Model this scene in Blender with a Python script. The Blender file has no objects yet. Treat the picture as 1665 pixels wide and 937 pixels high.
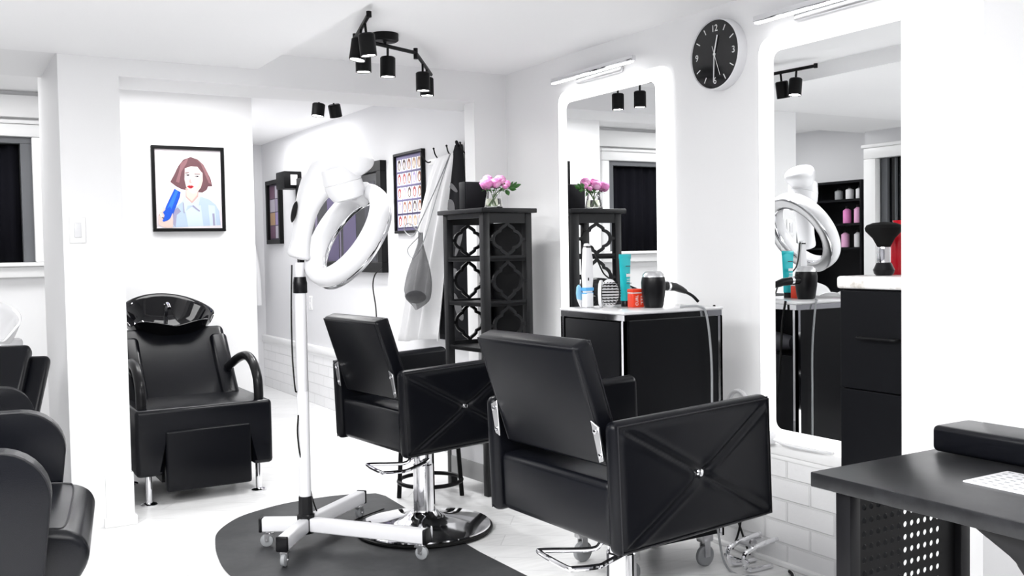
import bpy, bmesh, math, random
from mathutils import Vector, Matrix
random.seed(7)
S = bpy.context.scene
C = S.collection
PI = math.pi
V = Vector

# ------------------------------------------------------------------ materials
def mat(name, col, rough=.5, metal=0., spec=.5, emit=None, es=0., trans=0., ior=1.45, coat=0., bump=0., bscale=60., alpha=1.):
    m = bpy.data.materials.new(name); m.use_nodes = True
    nt = m.node_tree; b = nt.nodes['Principled BSDF']
    b.inputs['Base Color'].default_value = (*col, 1)
    b.inputs['Roughness'].default_value = rough
    b.inputs['Metallic'].default_value = metal
    b.inputs['Specular IOR Level'].default_value = spec
    b.inputs['Transmission Weight'].default_value = trans
    b.inputs['IOR'].default_value = ior
    b.inputs['Coat Weight'].default_value = coat
    b.inputs['Alpha'].default_value = alpha
    if emit: 
        b.inputs['Emission Color'].default_value = (*emit, 1); b.inputs['Emission Strength'].default_value = es
    if bump:
        tc = nt.nodes.new('ShaderNodeTexCoord'); n = nt.nodes.new('ShaderNodeTexNoise'); bp = nt.nodes.new('ShaderNodeBump')
        n.inputs['Scale'].default_value = bscale; n.inputs['Detail'].default_value = 4
        bp.inputs['Strength'].default_value = bump; bp.inputs['Distance'].default_value = .01
        nt.links.new(tc.outputs['Object'], n.inputs['Vector']); nt.links.new(n.outputs['Fac'], bp.inputs['Height'])
        nt.links.new(bp.outputs['Normal'], b.inputs['Normal'])
    return m

def noise_color(m, c1, c2, scale, detail=6, rough=.6, stretch=(1, 1, 1), lo=.35, hi=.65):
    nt = m.node_tree; b = nt.nodes['Principled BSDF']
    tc = nt.nodes.new('ShaderNodeTexCoord'); mp = nt.nodes.new('ShaderNodeMapping'); n = nt.nodes.new('ShaderNodeTexNoise'); r = nt.nodes.new('ShaderNodeValToRGB')
    mp.inputs['Scale'].default_value = stretch
    n.inputs['Scale'].default_value = scale; n.inputs['Detail'].default_value = detail; n.inputs['Roughness'].default_value = rough
    r.color_ramp.elements[0].position = lo; r.color_ramp.elements[0].color = (*c1, 1)
    r.color_ramp.elements[1].position = hi; r.color_ramp.elements[1].color = (*c2, 1)
    L = nt.links.new
    L(tc.outputs['Object'], mp.inputs['Vector']); L(mp.outputs['Vector'], n.inputs['Vector']); L(n.outputs['Fac'], r.inputs['Fac']); L(r.outputs['Color'], b.inputs['Base Color'])
    return m

WALL = mat('wall paint', (.87, .87, .875), .75, bump=.03, bscale=220, spec=.2)
CEIL = mat('ceiling paint', (.94, .94, .945), .85, spec=.15)
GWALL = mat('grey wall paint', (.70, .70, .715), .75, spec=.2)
DWALL = mat('dark unseen wall', (.22, .22, .235), .8, spec=.2)  # unseen walls kept dark so the black leather reflects less light
TRIM = mat('trim gloss white', (.88, .88, .88), .35)
LEATH = mat('black leather', (.0028, .0031, .0046), .30, spec=.20, bump=.05, bscale=420)
LEATH2 = mat('black leather seat', (.0032, .0036, .0054), .27, spec=.28, bump=.05, bscale=420)
SEAM = mat('stitch seam', (.010, .010, .012), .45, spec=.3)
LACQ = mat('black lacquer', (.005, .005, .006), .33, spec=.25)
PANEL = mat('black laminate', (.0045, .0048, .006), .45, spec=.16)
TOWERM = mat('charcoal painted wood', (.011, .0112, .0125), .36, spec=.28)
GREYW = mat('lightened charcoal wood', (.40, .40, .40), .5)  # tower wood made lighter to stand for light on its lower rail
BMETAL = mat('black metal', (.004, .004, .0045), .42, spec=.2)
CERAM = mat('black ceramic', (.003, .003, .004), .05, spec=.38)
WCERAM = mat('white ceramic', (.80, .80, .81), .1, spec=.6)
CHROME = mat('chrome', (.82, .82, .84), .07, 1.)
STEEL = mat('brushed steel', (.60, .60, .61), .28, 1.)
MIRROR = mat('mirror silver', (.93, .94, .94), .0, 1.)
WPLAS = mat('white plastic', (.76, .76, .775), .22, spec=.5)
WMETAL = mat('white enamel', (.76, .76, .78), .28, spec=.5)
BPLAS = mat('black plastic', (.005, .005, .006), .28, spec=.28)
GPLAS = mat('grey plastic', (.30, .31, .32), .4)
CASTER = mat('grey caster rubber', (.30, .31, .32), .45)
RUBBER = mat('black rubber', (.006, .006, .006), .55, spec=.25)
CURT = mat('black curtain', (.006, .006, .009), .9, spec=.1)
DGLASS = mat('night glass', (.003, .003, .005), .05, spec=.5)
GREYT = mat('grey painted reveal', (.13, .135, .145), .5)
PAPER = mat('white paper', (.84, .82, .84), .5)
CLOTH = mat('white cloth', (.78, .78, .79), .85, spec=.1, bump=.06, bscale=300)
BCLOTH = mat('black cloth', (.010, .010, .012), .85, spec=.15)
PRINTG = mat('grey tool print', (.13, .13, .135), .8)
MESHB = mat('smoky mesh cloth', (.09, .09, .095), .45, alpha=.62)
GLASS = mat('clear glass', (1, 1, 1), .01, trans=1., ior=1.45)
WATER = mat('water', (.93, .97, .80), .0, trans=1., ior=1.33)
STEMG = mat('stem green', (.10, .22, .05), .5)
LEAFG = mat('leaf green', (.045, .16, .03), .45)
PINK = mat('petal pink', (.80, .26, .58), .55)
PINK2 = mat('petal pale pink', (.86, .45, .70), .55)
TEAL = mat('teal tube', (.012, .50, .55), .3)
RED = mat('orange red', (.78, .055, .02), .35)
CRIMSON = mat('crimson', (.55, .008, .02), .25)
BLUE = mat('sky blue', (.10, .38, .72), .4)
LBLUE = mat('pale blue', (.28, .58, .80), .4)
LAMP = mat('lamp face', (1, 1, 1), .5, emit=(1, .98, .95), es=30.)
LEDW = mat('led edge', (.9, .9, .9), .5, emit=(1, 1, 1), es=.35)
LEDBAR = mat('led tube', (.9, .9, .9), .5, emit=(1, 1, 1), es=3.)
BRIST = mat('bristle black', (.005, .005, .005), .8, spec=.15)
KEYG = mat('dark grey text', (.05, .05, .06), .5)
WTEXT = mat('white text', (.85, .85, .85), .5)
MARBLE = noise_color(mat('marble', (.8, .8, .8), .15), (.86, .85, .84), (.50, .47, .42), 16, 8, .65, lo=.50, hi=.68)
MATM = noise_color(mat('rubber mat', (.03, .03, .03), .6, bump=.12, bscale=14), (.018, .019, .021), (.038, .039, .042), 5, 8, .7)
DESKM = noise_color(mat('scuffed black laminate', (.02, .02, .02), .34, spec=.42), (.007, .0073, .0085), (.022, .0225, .025), 18, 10, .75, lo=.45, hi=.8)

def floor_mat():
    m = mat('whitewashed planks', (.8, .8, .8), .3, spec=.4); nt = m.node_tree; b = nt.nodes['Principled BSDF']; L = nt.links.new
    tc = nt.nodes.new('ShaderNodeTexCoord'); mp = nt.nodes.new('ShaderNodeMapping'); br = nt.nodes.new('ShaderNodeTexBrick')
    mp.inputs['Rotation'].default_value = (0, 0, math.radians(38))
    br.inputs['Scale'].default_value = 1.; br.inputs['Brick Width'].default_value = 1.2; br.inputs['Row Height'].default_value = .16
    br.inputs['Mortar Size'].default_value = .0022; br.inputs['Color1'].default_value = (.90, .90, .90, 1); br.inputs['Color2'].default_value = (.84, .84, .84, 1); br.inputs['Mortar'].default_value = (.68, .68, .68, 1)
    n = nt.nodes.new('ShaderNodeTexNoise'); mp2 = nt.nodes.new('ShaderNodeMapping'); mp2.inputs['Rotation'].default_value = (0, 0, math.radians(38)); mp2.inputs['Scale'].default_value = (1.2, 22, 1)
    n.inputs['Scale'].default_value = 2.; n.inputs['Detail'].default_value = 8
    mx = nt.nodes.new('ShaderNodeMix'); mx.data_type = 'RGBA'; mx.blend_type = 'MULTIPLY'; mx.inputs[0].default_value = .25
    L(tc.outputs['Object'], mp.inputs['Vector']); L(mp.outputs['Vector'], br.inputs['Vector']); L(tc.outputs['Object'], mp2.inputs['Vector']); L(mp2.outputs['Vector'], n.inputs['Vector'])
    L(br.outputs['Color'], mx.inputs[6]); L(n.outputs['Fac'], mx.inputs[7]); L(mx.outputs[2], b.inputs['Base Color'])
    return m
FLOOR = floor_mat()

def brick_mat():
    m = mat('white painted brick', (.86, .86, .86), .5, spec=.3); nt = m.node_tree; b = nt.nodes['Principled BSDF']; L = nt.links.new
    tc = nt.nodes.new('ShaderNodeTexCoord'); sp = nt.nodes.new('ShaderNodeSeparateXYZ'); cb = nt.nodes.new('ShaderNodeCombineXYZ'); br = nt.nodes.new('ShaderNodeTexBrick'); bp = nt.nodes.new('ShaderNodeBump')
    br.inputs['Scale'].default_value = 1.; br.inputs['Brick Width'].default_value = .24; br.inputs['Row Height'].default_value = .088; br.inputs['Mortar Size'].default_value = .0055; br.inputs['Mortar Smooth'].default_value = .3
    br.inputs['Color1'].default_value = (.86, .86, .865, 1); br.inputs['Color2'].default_value = (.83, .83, .835, 1); br.inputs['Mortar'].default_value = (.74, .74, .745, 1)
    n = nt.nodes.new('ShaderNodeTexNoise'); n.inputs['Scale'].default_value = 45
    ad = nt.nodes.new('ShaderNodeMath'); ad.operation = 'MULTIPLY_ADD'; ad.inputs[1].default_value = -1.; 
    ml = nt.nodes.new('ShaderNodeMath'); ml.operation = 'MULTIPLY'; ml.inputs[1].default_value = .35
    L(tc.outputs['Object'], sp.inputs[0]); L(sp.outputs['Y'], cb.inputs['X']); L(sp.outputs['Z'], cb.inputs['Y']); L(cb.outputs[0], br.inputs['Vector'])
    L(tc.outputs['Object'], n.inputs['Vector']); L(n.outputs['Fac'], ml.inputs[0]); L(br.outputs['Fac'], ad.inputs[0]); L(ml.outputs[0], ad.inputs[2])
    bp.inputs['Strength'].default_value = .7; bp.inputs['Distance'].default_value = .008
    L(ad.outputs[0], bp.inputs['Height']); L(bp.outputs['Normal'], b.inputs['Normal']); L(br.outputs['Color'], b.inputs['Base Color'])
    return m
BRICK = brick_mat()

# ------------------------------------------------------------------ mesh helpers
def setp(o, label=None, cat=None, group=None, kind=None):
    if label: o['label'] = label
    if cat: o['category'] = cat
    if group: o['group'] = group
    if kind: o['kind'] = kind
    return o

class B:
    """collects shapes into one mesh"""
    def __init__(s): s.bm = bmesh.new(); s.mi = 0
    def _tag(s, geom):
        for f in geom:
            if isinstance(f, bmesh.types.BMFace): f.material_index = s.mi
    def box(s, x0, x1, y0, y1, z0, z1, bev=0., seg=3, M=None):
        r = bmesh.ops.create_cube(s.bm, size=1.); vs = r['verts']
        for v in vs: v.co = V(((x0+x1)/2+v.co.x*(x1-x0), (y0+y1)/2+v.co.y*(y1-y0), (z0+z1)/2+v.co.z*(z1-z0)))
        fs = list({f for v in vs for f in v.link_faces})
        if M is not None: bmesh.ops.transform(s.bm, matrix=M, verts=vs)
        if bev:
            es = list({e for v in vs for e in v.link_edges})
            for f in fs: f.material_index = s.mi
            r = bmesh.ops.bevel(s.bm, geom=es, offset=bev, segments=seg, profile=.5, affect='EDGES', clamp_overlap=True, material=-1)
            fs = r['faces']
        s._tag(fs); return s
    def tube(s, pts, r, n=10, cap=True, closed=False, flat=None):
        pts = [V(p) for p in pts]; m = len(pts); rings = []
        rr = r if isinstance(r, (list, tuple)) else [r]*m
        prev = None
        for i in range(m):
            if closed: t = (pts[(i+1) % m]-pts[i-1]).normalized()
            elif i == 0: t = (pts[1]-pts[0]).normalized()
            elif i == m-1: t = (pts[-1]-pts[-2]).normalized()
            else: t = ((pts[i+1]-pts[i]).normalized()+(pts[i]-pts[i-1]).normalized()).normalized()
            if prev is None:
                a = V((0, 0, 1)) if abs(t.z) < .9 else V((1, 0, 0))
                u = t.cross(a).normalized()
            else:
                u = (prev - t*prev.dot(t)).normalized()
            prev = u; w = t.cross(u)
            fx, fy = flat if flat else (1, 1)
            rings.append([s.bm.verts.new(pts[i]+(u*math.cos(2*PI*k/n)*fx+w*math.sin(2*PI*k/n)*fy)*rr[i]) for k in range(n)])
        fs = []
        for i in range(m if closed else m-1):
            a, b = rings[i], rings[(i+1) % m]
            for k in range(n): fs.append(s.bm.faces.new((a[k], a[(k+1) % n], b[(k+1) % n], b[k])))
        if cap and not closed:
            fs.append(s.bm.faces.new(rings[0][::-1])); fs.append(s.bm.faces.new(rings[-1]))
        s._tag(fs); return s
    def lathe(s, prof, n=24, M=None, sx=1., sy=1.):
        """prof: list of (r,z) bottom to top; r=0 closes"""
        rings = []; vs = []
        for r, z in prof:
            if r <= 1e-6: ring = [s.bm.verts.new((0, 0, z))]
            else: ring = [s.bm.verts.new((r*sx*math.cos(2*PI*k/n), r*sy*math.sin(2*PI*k/n), z)) for k in range(n)]
            rings.append(ring); vs += ring
        fs = []
        for a, b in zip(rings, rings[1:]):
            for k in range(n):
                k2 = (k+1) % n
                if len(a) == 1 and len(b) == 1: continue
                if len(a) == 1: fs.append(s.bm.faces.new((a[0], b[k2], b[k])))
                elif len(b) == 1: fs.append(s.bm.faces.new((a[k], a[k2], b[0])))
                else: fs.append(s.bm.faces.new((a[k], a[k2], b[k2], b[k])))
        if M is not None: bmesh.ops.transform(s.bm, matrix=M, verts=vs)
        s._tag(fs); return s
    def cyl(s, p0, p1, r, n=20, r2=None):
        return s.tube([p0, p1], [r, r if r2 is None else r2], n)
    def poly(s, pts):
        f = s.bm.faces.new([s.bm.verts.new(p) for p in pts]); s._tag([f]); return s
    def prism(s, pts, d, bev=0., seg=2):
        """extrude polygon pts (3D) by vector d"""
        d = V(d); a = [s.bm.verts.new(p) for p in pts]; b = [s.bm.verts.new(V(p)+d) for p in pts]; n = len(a)
        fs = [s.bm.faces.new(a[::-1]), s.bm.faces.new(b)]
        for i in range(n): fs.append(s.bm.faces.new((a[i], a[(i+1) % n], b[(i+1) % n], b[i])))
        s._tag(fs)
        if bev:
            es = list({e for v in a+b for e in v.link_edges})
            r = bmesh.ops.bevel(s.bm, geom=es, offset=bev, segments=seg, profile=.5, affect='EDGES', clamp_overlap=True, material=-1)
            s._tag(r['faces'])
        return s
    def grid(s, fn, nu, nv, closeu=False):
        """fn(u,v)->point, u,v in 0..1"""
        g = [[s.bm.verts.new(fn(i/nu, j/nv)) for j in range(nv+1)] for i in range(nu if closeu else nu+1)]
        fs = []
        for i in range(nu):
            i2 = (i+1) % len(g) if closeu else i+1
            for j in range(nv): fs.append(s.bm.faces.new((g[i][j], g[i2][j], g[i2][j+1], g[i][j+1])))
        s._tag(fs); return s
    def ball(s, c, r, sub=2, sc=(1, 1, 1)):
        rr = bmesh.ops.create_icosphere(s.bm, subdivisions=sub, radius=1.)
        for v in rr['verts']: v.co = V((c[0]+v.co.x*r*sc[0], c[1]+v.co.y*r*sc[1], c[2]+v.co.z*r*sc[2]))
        s._tag({f for v in rr['verts'] for f in v.link_faces}); return s
    def strip(s, pts, w, ax, d, closed=False):
        """flat band of width w following pts lying in a plane with normal ax, thickness d along ax"""
        pts = [V(p) for p in pts]; ax = V(ax).normalized(); n = len(pts); L = []
        for i in range(n):
            if closed: t = pts[(i+1) % n]-pts[i-1]
            else: t = pts[min(i+1, n-1)]-pts[max(i-1, 0)]
            u = ax.cross(t.normalized()).normalized()*w/2
            L.append([s.bm.verts.new(pts[i]+u), s.bm.verts.new(pts[i]-u), s.bm.verts.new(pts[i]-u+ax*d), s.bm.verts.new(pts[i]+u+ax*d)])
        fs = []
        for i in range(n if closed else n-1):
            a, b = L[i], L[(i+1) % n]
            for k in range(4): fs.append(s.bm.faces.new((a[k], a[(k+1) % 4], b[(k+1) % 4], b[k])))
        if not closed: fs.append(s.bm.faces.new(L[0])); fs.append(s.bm.faces.new(L[-1][::-1]))
        s._tag(fs); return s
    def build(s, name, m, parent=None, M=None, angle=35, label=None, solid=0., sub=0, recalc=True):
        if recalc: bmesh.ops.recalc_face_normals(s.bm, faces=s.bm.faces)
        me = bpy.data.meshes.new(name); s.bm.to_mesh(me); s.bm.free()
        for p in me.polygons: p.use_smooth = True
        me.set_sharp_from_angle(angle=math.radians(angle))
        for x in (m if isinstance(m, (list, tuple)) else [m]): me.materials.append(x)
        o = bpy.data.objects.new(name, me); C.objects.link(o)
        if M is not None: o.matrix_world = M
        if parent: o.parent = parent
        if solid:
            md = o.modifiers.new('t', 'SOLIDIFY'); md.thickness = solid; md.offset = 0
        if sub:
            md = o.modifiers.new('s', 'SUBSURF'); md.levels = sub; md.render_levels = sub
        if label: o['label'] = label
        return o

def empty(name, loc, rz=0., label=None, cat=None, group=None, tilt=0.):
    o = bpy.data.objects.new(name, None); C.objects.link(o); o.empty_display_size = .05
    o.location = loc; o.rotation_euler = (0, tilt, rz)
    return setp(o, label, cat, group)

def text(name, body, size, m, parent, M, ext=.0006, align='CENTER'):
    cu = bpy.data.curves.new(name, 'FONT'); cu.body = body; cu.size = size; cu.extrude = ext; cu.align_x = align; cu.align_y = 'CENTER'
    cu.materials.append(m)
    t = bpy.data.objects.new(name, cu); C.objects.link(t); bpy.context.view_layer.update()
    me = bpy.data.meshes.new_from_object(t.evaluated_get(bpy.context.evaluated_depsgraph_get())); bpy.data.objects.remove(t)
    o = bpy.data.objects.new(name, me); C.objects.link(o); o.parent = parent; o.matrix_local = M
    return o

def basis(o, x, y, z):
    M = Matrix.Identity(4)
    for i, a in enumerate((x, y, z)):
        for k in range(3): M[k][i] = a[k]
    for k in range(3): M[k][3] = o[k]
    return M

def smooth_path(pts, n=6):
    """Catmull-Rom through pts"""
    p = [V(q) for q in pts]; P = [p[0]*2-p[1]]+p+[p[-1]*2-p[-2]]; out = []
    for i in range(1, len(P)-2):
        for k in range(n):
            t = k/n; a, b, c, d = P[i-1:i+3]
            out.append(.5*((2*b)+(c-a)*t+(2*a-5*b+4*c-d)*t*t+(3*b-a-3*c+d)*t**3))
    out.append(p[-1]); return out

def struct(b, name, m, **k): return setp(b.build(name, m, **k), kind='structure')

XW = 2.925
# ------------------------------------------------------------------ setting
WY = 7.05      # face of the nook's window wall
b = B(); b.box(-3.2, 3.2, -3, 9.7, -.06, 0); struct(b, 'floor', FLOOR)
b = B(); b.box(1.46, 3.1, -3, 4.95, 2.31, 2.42); b.box(-3.2, 1.46, -3, 4.949, 2.225, 2.42)
b.box(-3.2, 3.1, 5.32, 9.7, 2.36, 2.46); struct(b, 'ceiling', CEIL)
b = B(); b.box(.795, 2.71, 4.95, 5.32, 2.14, 2.46); b.box(2.71, 2.82, 5.07, 5.32, 2.14, 2.46); b.box(-3.2, .53, 4.952, 5.70, 2.235, 2.46); struct(b, 'trim_1', WALL)          # soffit and header over the openings
b = B(); b.box(XW, 3.1, -3, 4.95, 0, 2.42); struct(b, 'wall_right', WALL)
b = B(); b.box(.53, .795, 4.95, 5.88, 0, 2.45); struct(b, 'wall_pier', WALL)
b = B(); b.box(2.71, 3.1, 4.95, 5.07, 0, 2.45); struct(b, 'wall_stub', WALL)
b = B(); b.box(2.82, 3.1, 5.07, 9.6, .0, 2.46); struct(b, 'wall_back_room', GWALL)
b = B(); b.box(1.93, 3.1, 9.5, 9.62, 0, 2.46); struct(b, 'wall_far', GWALL)
b = B()
b.box(.93, 1.925, 6.69, 6.80, 0, 2.46); b.box(.93, 1.03, 6.80, 7.17, 0, 2.46)
b.box(.61, .93, WY, WY+.12, 0, 2.46); b.box(-1.47, -.50, WY, WY+.12, 0, 2.46)
b.box(-.50, .61, WY, WY+.12, 0, 1.25); b.box(-.50, .61, WY, WY+.12, 2.08, 2.46)
struct(b, 'wall_back', WALL)
b = B(); b.box(1.86, 1.93, 6.80, 9.6, 0, 2.46); struct(b, 'wall_passage', WALL)
b = B(); b.box(-1.47, -1.35, 5.60, 7.1, 0, 2.46); b.box(-1.47, -1.0, 5.60, 5.63, 0, 2.46); b.box(-1.12, -1.0, 3.9, 4.66, 0, 2.225); b.box(-1.12, -1.0, 4.66, 5.60, 2.06, 2.24); struct(b, 'wall_left', GWALL)
b = B(); b.box(2.45, XW, 1.62, 1.88, 0, 2.32); struct(b, 'wall_pilaster', WALL)
b = B(); b.box(-2.62, -2.5, -3, 3.9, 0, 2.24); b.box(-2.62, -1.0, 3.78, 3.9, 0, 2.24); struct(b, 'wall_side', DWALL)
b = B(); b.box(-2.6, 3.1, -3.1, -3, 0, 2.4); struct(b, 'wall_rear', DWALL)
# dado with brick below, ledge on top
b = B(); b.box(2.897, XW, 1.88, 4.95, 0, .45); struct(b, 'wall_dado', BRICK)
b = B(); b.box(2.885, XW, 1.88, 4.95, .445, .49, .006, 2); b.box(2.892, XW, 1.88, 4.95, .425, .445, .004, 2); struct(b, 'trim_2', TRIM)
b = B(); b.box(2.875, XW, 1.88, 4.95, 0, .018, .004, 2); struct(b, 'baseboard_right', TRIM)
b = B(); b.box(2.79, 2.83, 5.07, 9.5, 0, .45); struct(b, 'wall_dado_back', BRICK)
b = B(); b.box(2.775, 2.83, 5.07, 9.5, .445, .50, .006, 2); b.box(2.783, 2.83, 5.07, 9.5, .42, .445, .004, 2); struct(b, 'trim_3', TRIM)
# baseboard of the pier
b = B(); b.box(.675, .803, 4.935, 5.0, 0, .25, .004, 2); b.box(.665, .812, 4.922, 5.0, 0, .045, .004, 2); b.box(.785, .803, 4.94, 5.88, 0, .25, .004, 2); struct(b, 'baseboard_pier', TRIM)
b = B(); b.box(.95, 1.925, 6.672, 6.69, 0, .13, .004, 2); struct(b, 'baseboard_back', TRIM)
# window in the back wall of the left nook
def kid(o, p):
    o.parent = p; o.matrix_parent_inverse = p.matrix_world.inverted(); return o
win = empty('window_1', (.15, WY, 1.25)); win['kind'] = 'structure'; bpy.context.view_layer.update()
b = B(); b.box(-.60, .665, WY-.03, WY+.01, 2.07, 2.15, .008, 2); kid(b.build('casing', TRIM), win)
b = B(); b.box(-.60, -.50, WY-.029, WY+.01, 1.262, 2.069, .008, 2); kid(b.build('casing', TRIM), win)
b = B(); b.box(.585, .665, WY-.029, WY+.01, 1.262, 2.069, .008, 2); kid(b.build('casing', TRIM), win)
b = B(); b.box(-.61, .675, WY-.045, WY+.0, 2.151, 2.175, .005, 2); kid(b.build('casing', TRIM), win)
b = B(); b.box(-.65, .70, WY-.09, WY+.01, 1.235, 1.261, .006, 2); b.box(-.63, .685, WY-.06, WY+.0, 1.165, 1.234, .006, 2); kid(b.build('sill', TRIM), win)
b = B(); b.box(-.50, .615, WY+.005, WY+.11, 2.03, 2.079); b.box(.52, .615, WY+.005, WY+.11, 1.262, 2.029); b.box(-.50, -.44, WY+.005, WY+.11, 1.262, 2.029); kid(b.build('reveal', GREYT), win)
b = B(); b.box(-.44, .52, WY+.10, WY+.115, 1.25, 2.03); kid(b.build('pane', DGLASS), win)
def curt(u, v):
    x = -.43+u*.945; return V((x, WY+.075+.012*math.sin(u*58)+.006*math.sin(u*23+1), 1.265+v*.76))
b = B(); b.grid(curt, 90, 2); kid(b.build('curtain', CURT, solid=.003), win)
# pale pelmet board over that window
b = B(); b.box(-.95, .86, WY-.06, WY, 2.19, 2.33, .006, 2); struct(b, 'trim_4', TRIM)
# door on the left wall of the nook
dr = empty('door_1', (-1.0, 5.1, 0)); dr['kind'] = 'structure'; bpy.context.view_layer.update()
for (y0, y1, z0, z1, x1) in ((5.50, 5.62, 0, 1.999, -.965), (4.64, 4.74, 0, 1.999, -.965), (4.64, 5.62, 2.0, 2.09, -.965), (4.62, 5.64, 2.091, 2.12, -.955)):
    b = B(); b.box(-1.03, x1, y0, y1, z0, z1, .006, 2); kid(b.build('casing', TRIM), dr)
b = B(); b.box(-1.09, -1.07, 4.74, 5.50, 0, 2.0); kid(b.build('pane', DGLASS), dr)
b = B(); b.box(-1.07, -1.04, 5.44, 5.50, 0, 2.0); b.box(-1.07, -1.045, 5.36, 5.368, 0, 2.0); kid(b.build('frame', GREYT), dr)

# light switch on the pier
sw = empty('light_switch', (.592, 4.95, 1.35), label='white rocker light switch plate on the white pier', cat='light switch'); bpy.context.view_layer.update()
b = B(); b.box(.557, .627, 4.941, 4.95, 1.352, 1.472, .003, 2); kid(b.build('switch_plate', TRIM), sw)
b = B(); b.box(.577, .607, 4.935, 4.943, 1.378, 1.446, .002, 2, M=None); kid(b.build('rocker', WPLAS), sw)

# ------------------------------------------------------------------ mirrors, lights, clock on right wall
def rrect(y0, y1, z0, z1, r, x, n=6):
    pts = []
    for cy_, cz_, a0 in ((y1-r, z1-r, 0), (y0+r, z1-r, 90), (y0+r, z0+r, 180), (y1-r, z0+r, 270)):
        for k in range(n+1):
            a = math.radians(a0+90*k/n); pts.append(V((x, cy_+r*math.cos(a), cz_+r*math.sin(a))))
    return pts
def wall_mirror(y0, y1, label, rot=0.):
    yc = (y0+y1)/2
    r = empty('wall_mirror', (XW, yc, .49), 0, label, 'mirror', 'backlit salon mirrors')
    w = (y1-y0)/2
    b = B(); b.prism(rrect(-w-.085, w+.085, .008, 1.625, .06, -.028), (.026, 0, 0), .004, 2); b.build('lit_border', LEDW, r)
    b = B(); b.prism(rrect(-w, w, .06, 1.56, .035, 0), (.0015, 0, 0)); g = b.build('mirror_glass', MIRROR, r); g.location = (-.0315, 0, 0); g.rotation_euler = (0, 0, rot)
    return r
wall_mirror(3.545, 4.275, 'tall backlit mirror behind the black styling station, reflecting the flowers')
wall_mirror(2.08, 2.812, 'tall backlit mirror near the pilaster, behind the marble topped cabinet', math.radians(-.3))

def mirror_light(y0, y1, z, label):
    r = empty('mirror_light', (XW, (y0+y1)/2, z), 0, label, 'wall lamp', 'chrome mirror lights'); L = (y1-y0)/2
    b = B(); b.box(-.075, -.050, -L, L, -.014, .014, .005, 2); b.build('bar', CHROME, r)
    b = B(); b.box(-.078, -.056, -L+.012, L-.012, -.019, -.0145, .002, 1); b.build('diffuser', LEDBAR, r)
    b = B(); b.box(-.022, -.001, -L*.55, L*.55, -.035, .02, .008, 2); b.build('back_plate', STEEL, r)
    b = B(); b.tube(smooth_path([(-.02, -.04, 0), (-.04, -.04, .015), (-.06, -.04, .008)]), .007, 8); b.build('bracket', CHROME, r)
    b = B(); b.tube(smooth_path([(-.02, .04, 0), (-.04, .04, .015), (-.06, .04, .008)]), .007, 8); b.build('bracket', CHROME, r)
    return r
mirror_light(3.66, 4.36, 2.175, 'slim chrome picture light above the mirror with the flower reflection')
mirror_light(2.15, 2.88, 2.185, 'slim chrome picture light at the top edge, above the mirror by the pilaster')

ck = empty('wall_clock', (XW, 3.135, 2.098), 0, 'round wall clock with black face and silver rim', 'clock')
R0 = .149
b = B(); b.lathe([(0, 0), (R0, 0), (R0+.002, .004), (R0, .046), (R0-.004, .049), (R0-.006, .046), (R0-.006, .035), (0, .035)], 64, basis((0, 0, 0), (0, -1, 0), (0, 0, 1), (-1, 0, 0))); b.build('case', WMETAL, ck)
b = B(); b.lathe([(0, .040), (R0-.004, .040), (R0-.004, .042), (0, .042)], 64, basis((0, 0, 0), (0, -1, 0), (0, 0, 1), (-1, 0, 0))); b.build('dial', mat('clock dial', (.012, .012, .013), .08, spec=.5), ck)
CK = lambda u, v, w=.0425: basis((-w, -u, v), (0, -1, 0), (0, 0, 1), (-1, 0, 0))
for t, a in (('12', 90), ('3', 0), ('6', 270), ('9', 180)):
    rr = .112 if t != '12' else .108
    text('numeral', t, .040, WTEXT, ck, CK(rr*math.cos(math.radians(a)), rr*math.sin(math.radians(a))))
for h in range(12):
    if h % 3 == 0: continue
    a = math.radians(90-30*h); c, s = math.cos(a), math.sin(a)
    b = B(); b.strip([(-.0425, -.105*c, .105*s), (-.0425, -.130*c, .130*s)], .004, (-1, 0, 0), .0008); b.build('hour_mark', WTEXT, ck)
for nm, ang, ln, tail, w in (('hour_hand', 75, .080, .0, .006), ('minute_hand', 268, .118, .0, .005), ('second_hand', 290, .098, .038, .002)):
    a = math.radians(ang); c, s = math.cos(a), math.sin(a); q = .044+.001*w*400
    b = B(); b.strip([(-q, tail*c, -tail*s), (-q, -ln*c, ln*s)], w, (-1, 0, 0), .001); b.build(nm, WTEXT, ck)
b = B(); b.cyl((-.0425, 0, 0), (-.0475, 0, 0), .006, 14); b.build('hub', WTEXT, ck)

# ------------------------------------------------------------------ ceiling track light
def spot_head(parent, x, y, z, tilt=(0, 0), h=.095, r=.036):
    hd = bpy.data.objects.new('spot_head', None)
    b = B(); b.tube([(0, 0, 0), (0, 0, -.052)], .006, 8)
    n = 24; 
    b.lathe([(0, -.05), (r*.86, -.05), (r, -.056), (r, -.05-h), (r-.004, -.05-h), (r-.005, -.05-h+.012), (0, -.05-h+.012)], n)
    o = b.build('spot_head', BMETAL, parent); o.location = (x, y, z); o.rotation_euler = (tilt[0], tilt[1], 0)
    b = B(); b.lathe([(0, -.05-h+.004), (r-.006, -.05-h+.004), (r-.006, -.05-h+.006), (0, -.05-h+.006)], n); l = b.build('bulb_face', LAMP, o)
    return o
tk = empty('track_light', (1.87, 4.275, 2.31), 0, 'black zigzag ceiling track light with six spot heads', 'ceiling light')
lp = lambda p: V(p)-V((1.87, 4.275, 2.31))
b = B(); b.lathe([(0, -.036), (.057, -.036), (.064, -.030), (.064, 0), (0, 0)], 32); b.build('canopy', BMETAL, tk)
b = B(); b.cyl((0, 0, -.03), (0, 0, -.060), .008, 10); b.build('stem', BMETAL, tk)
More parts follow.
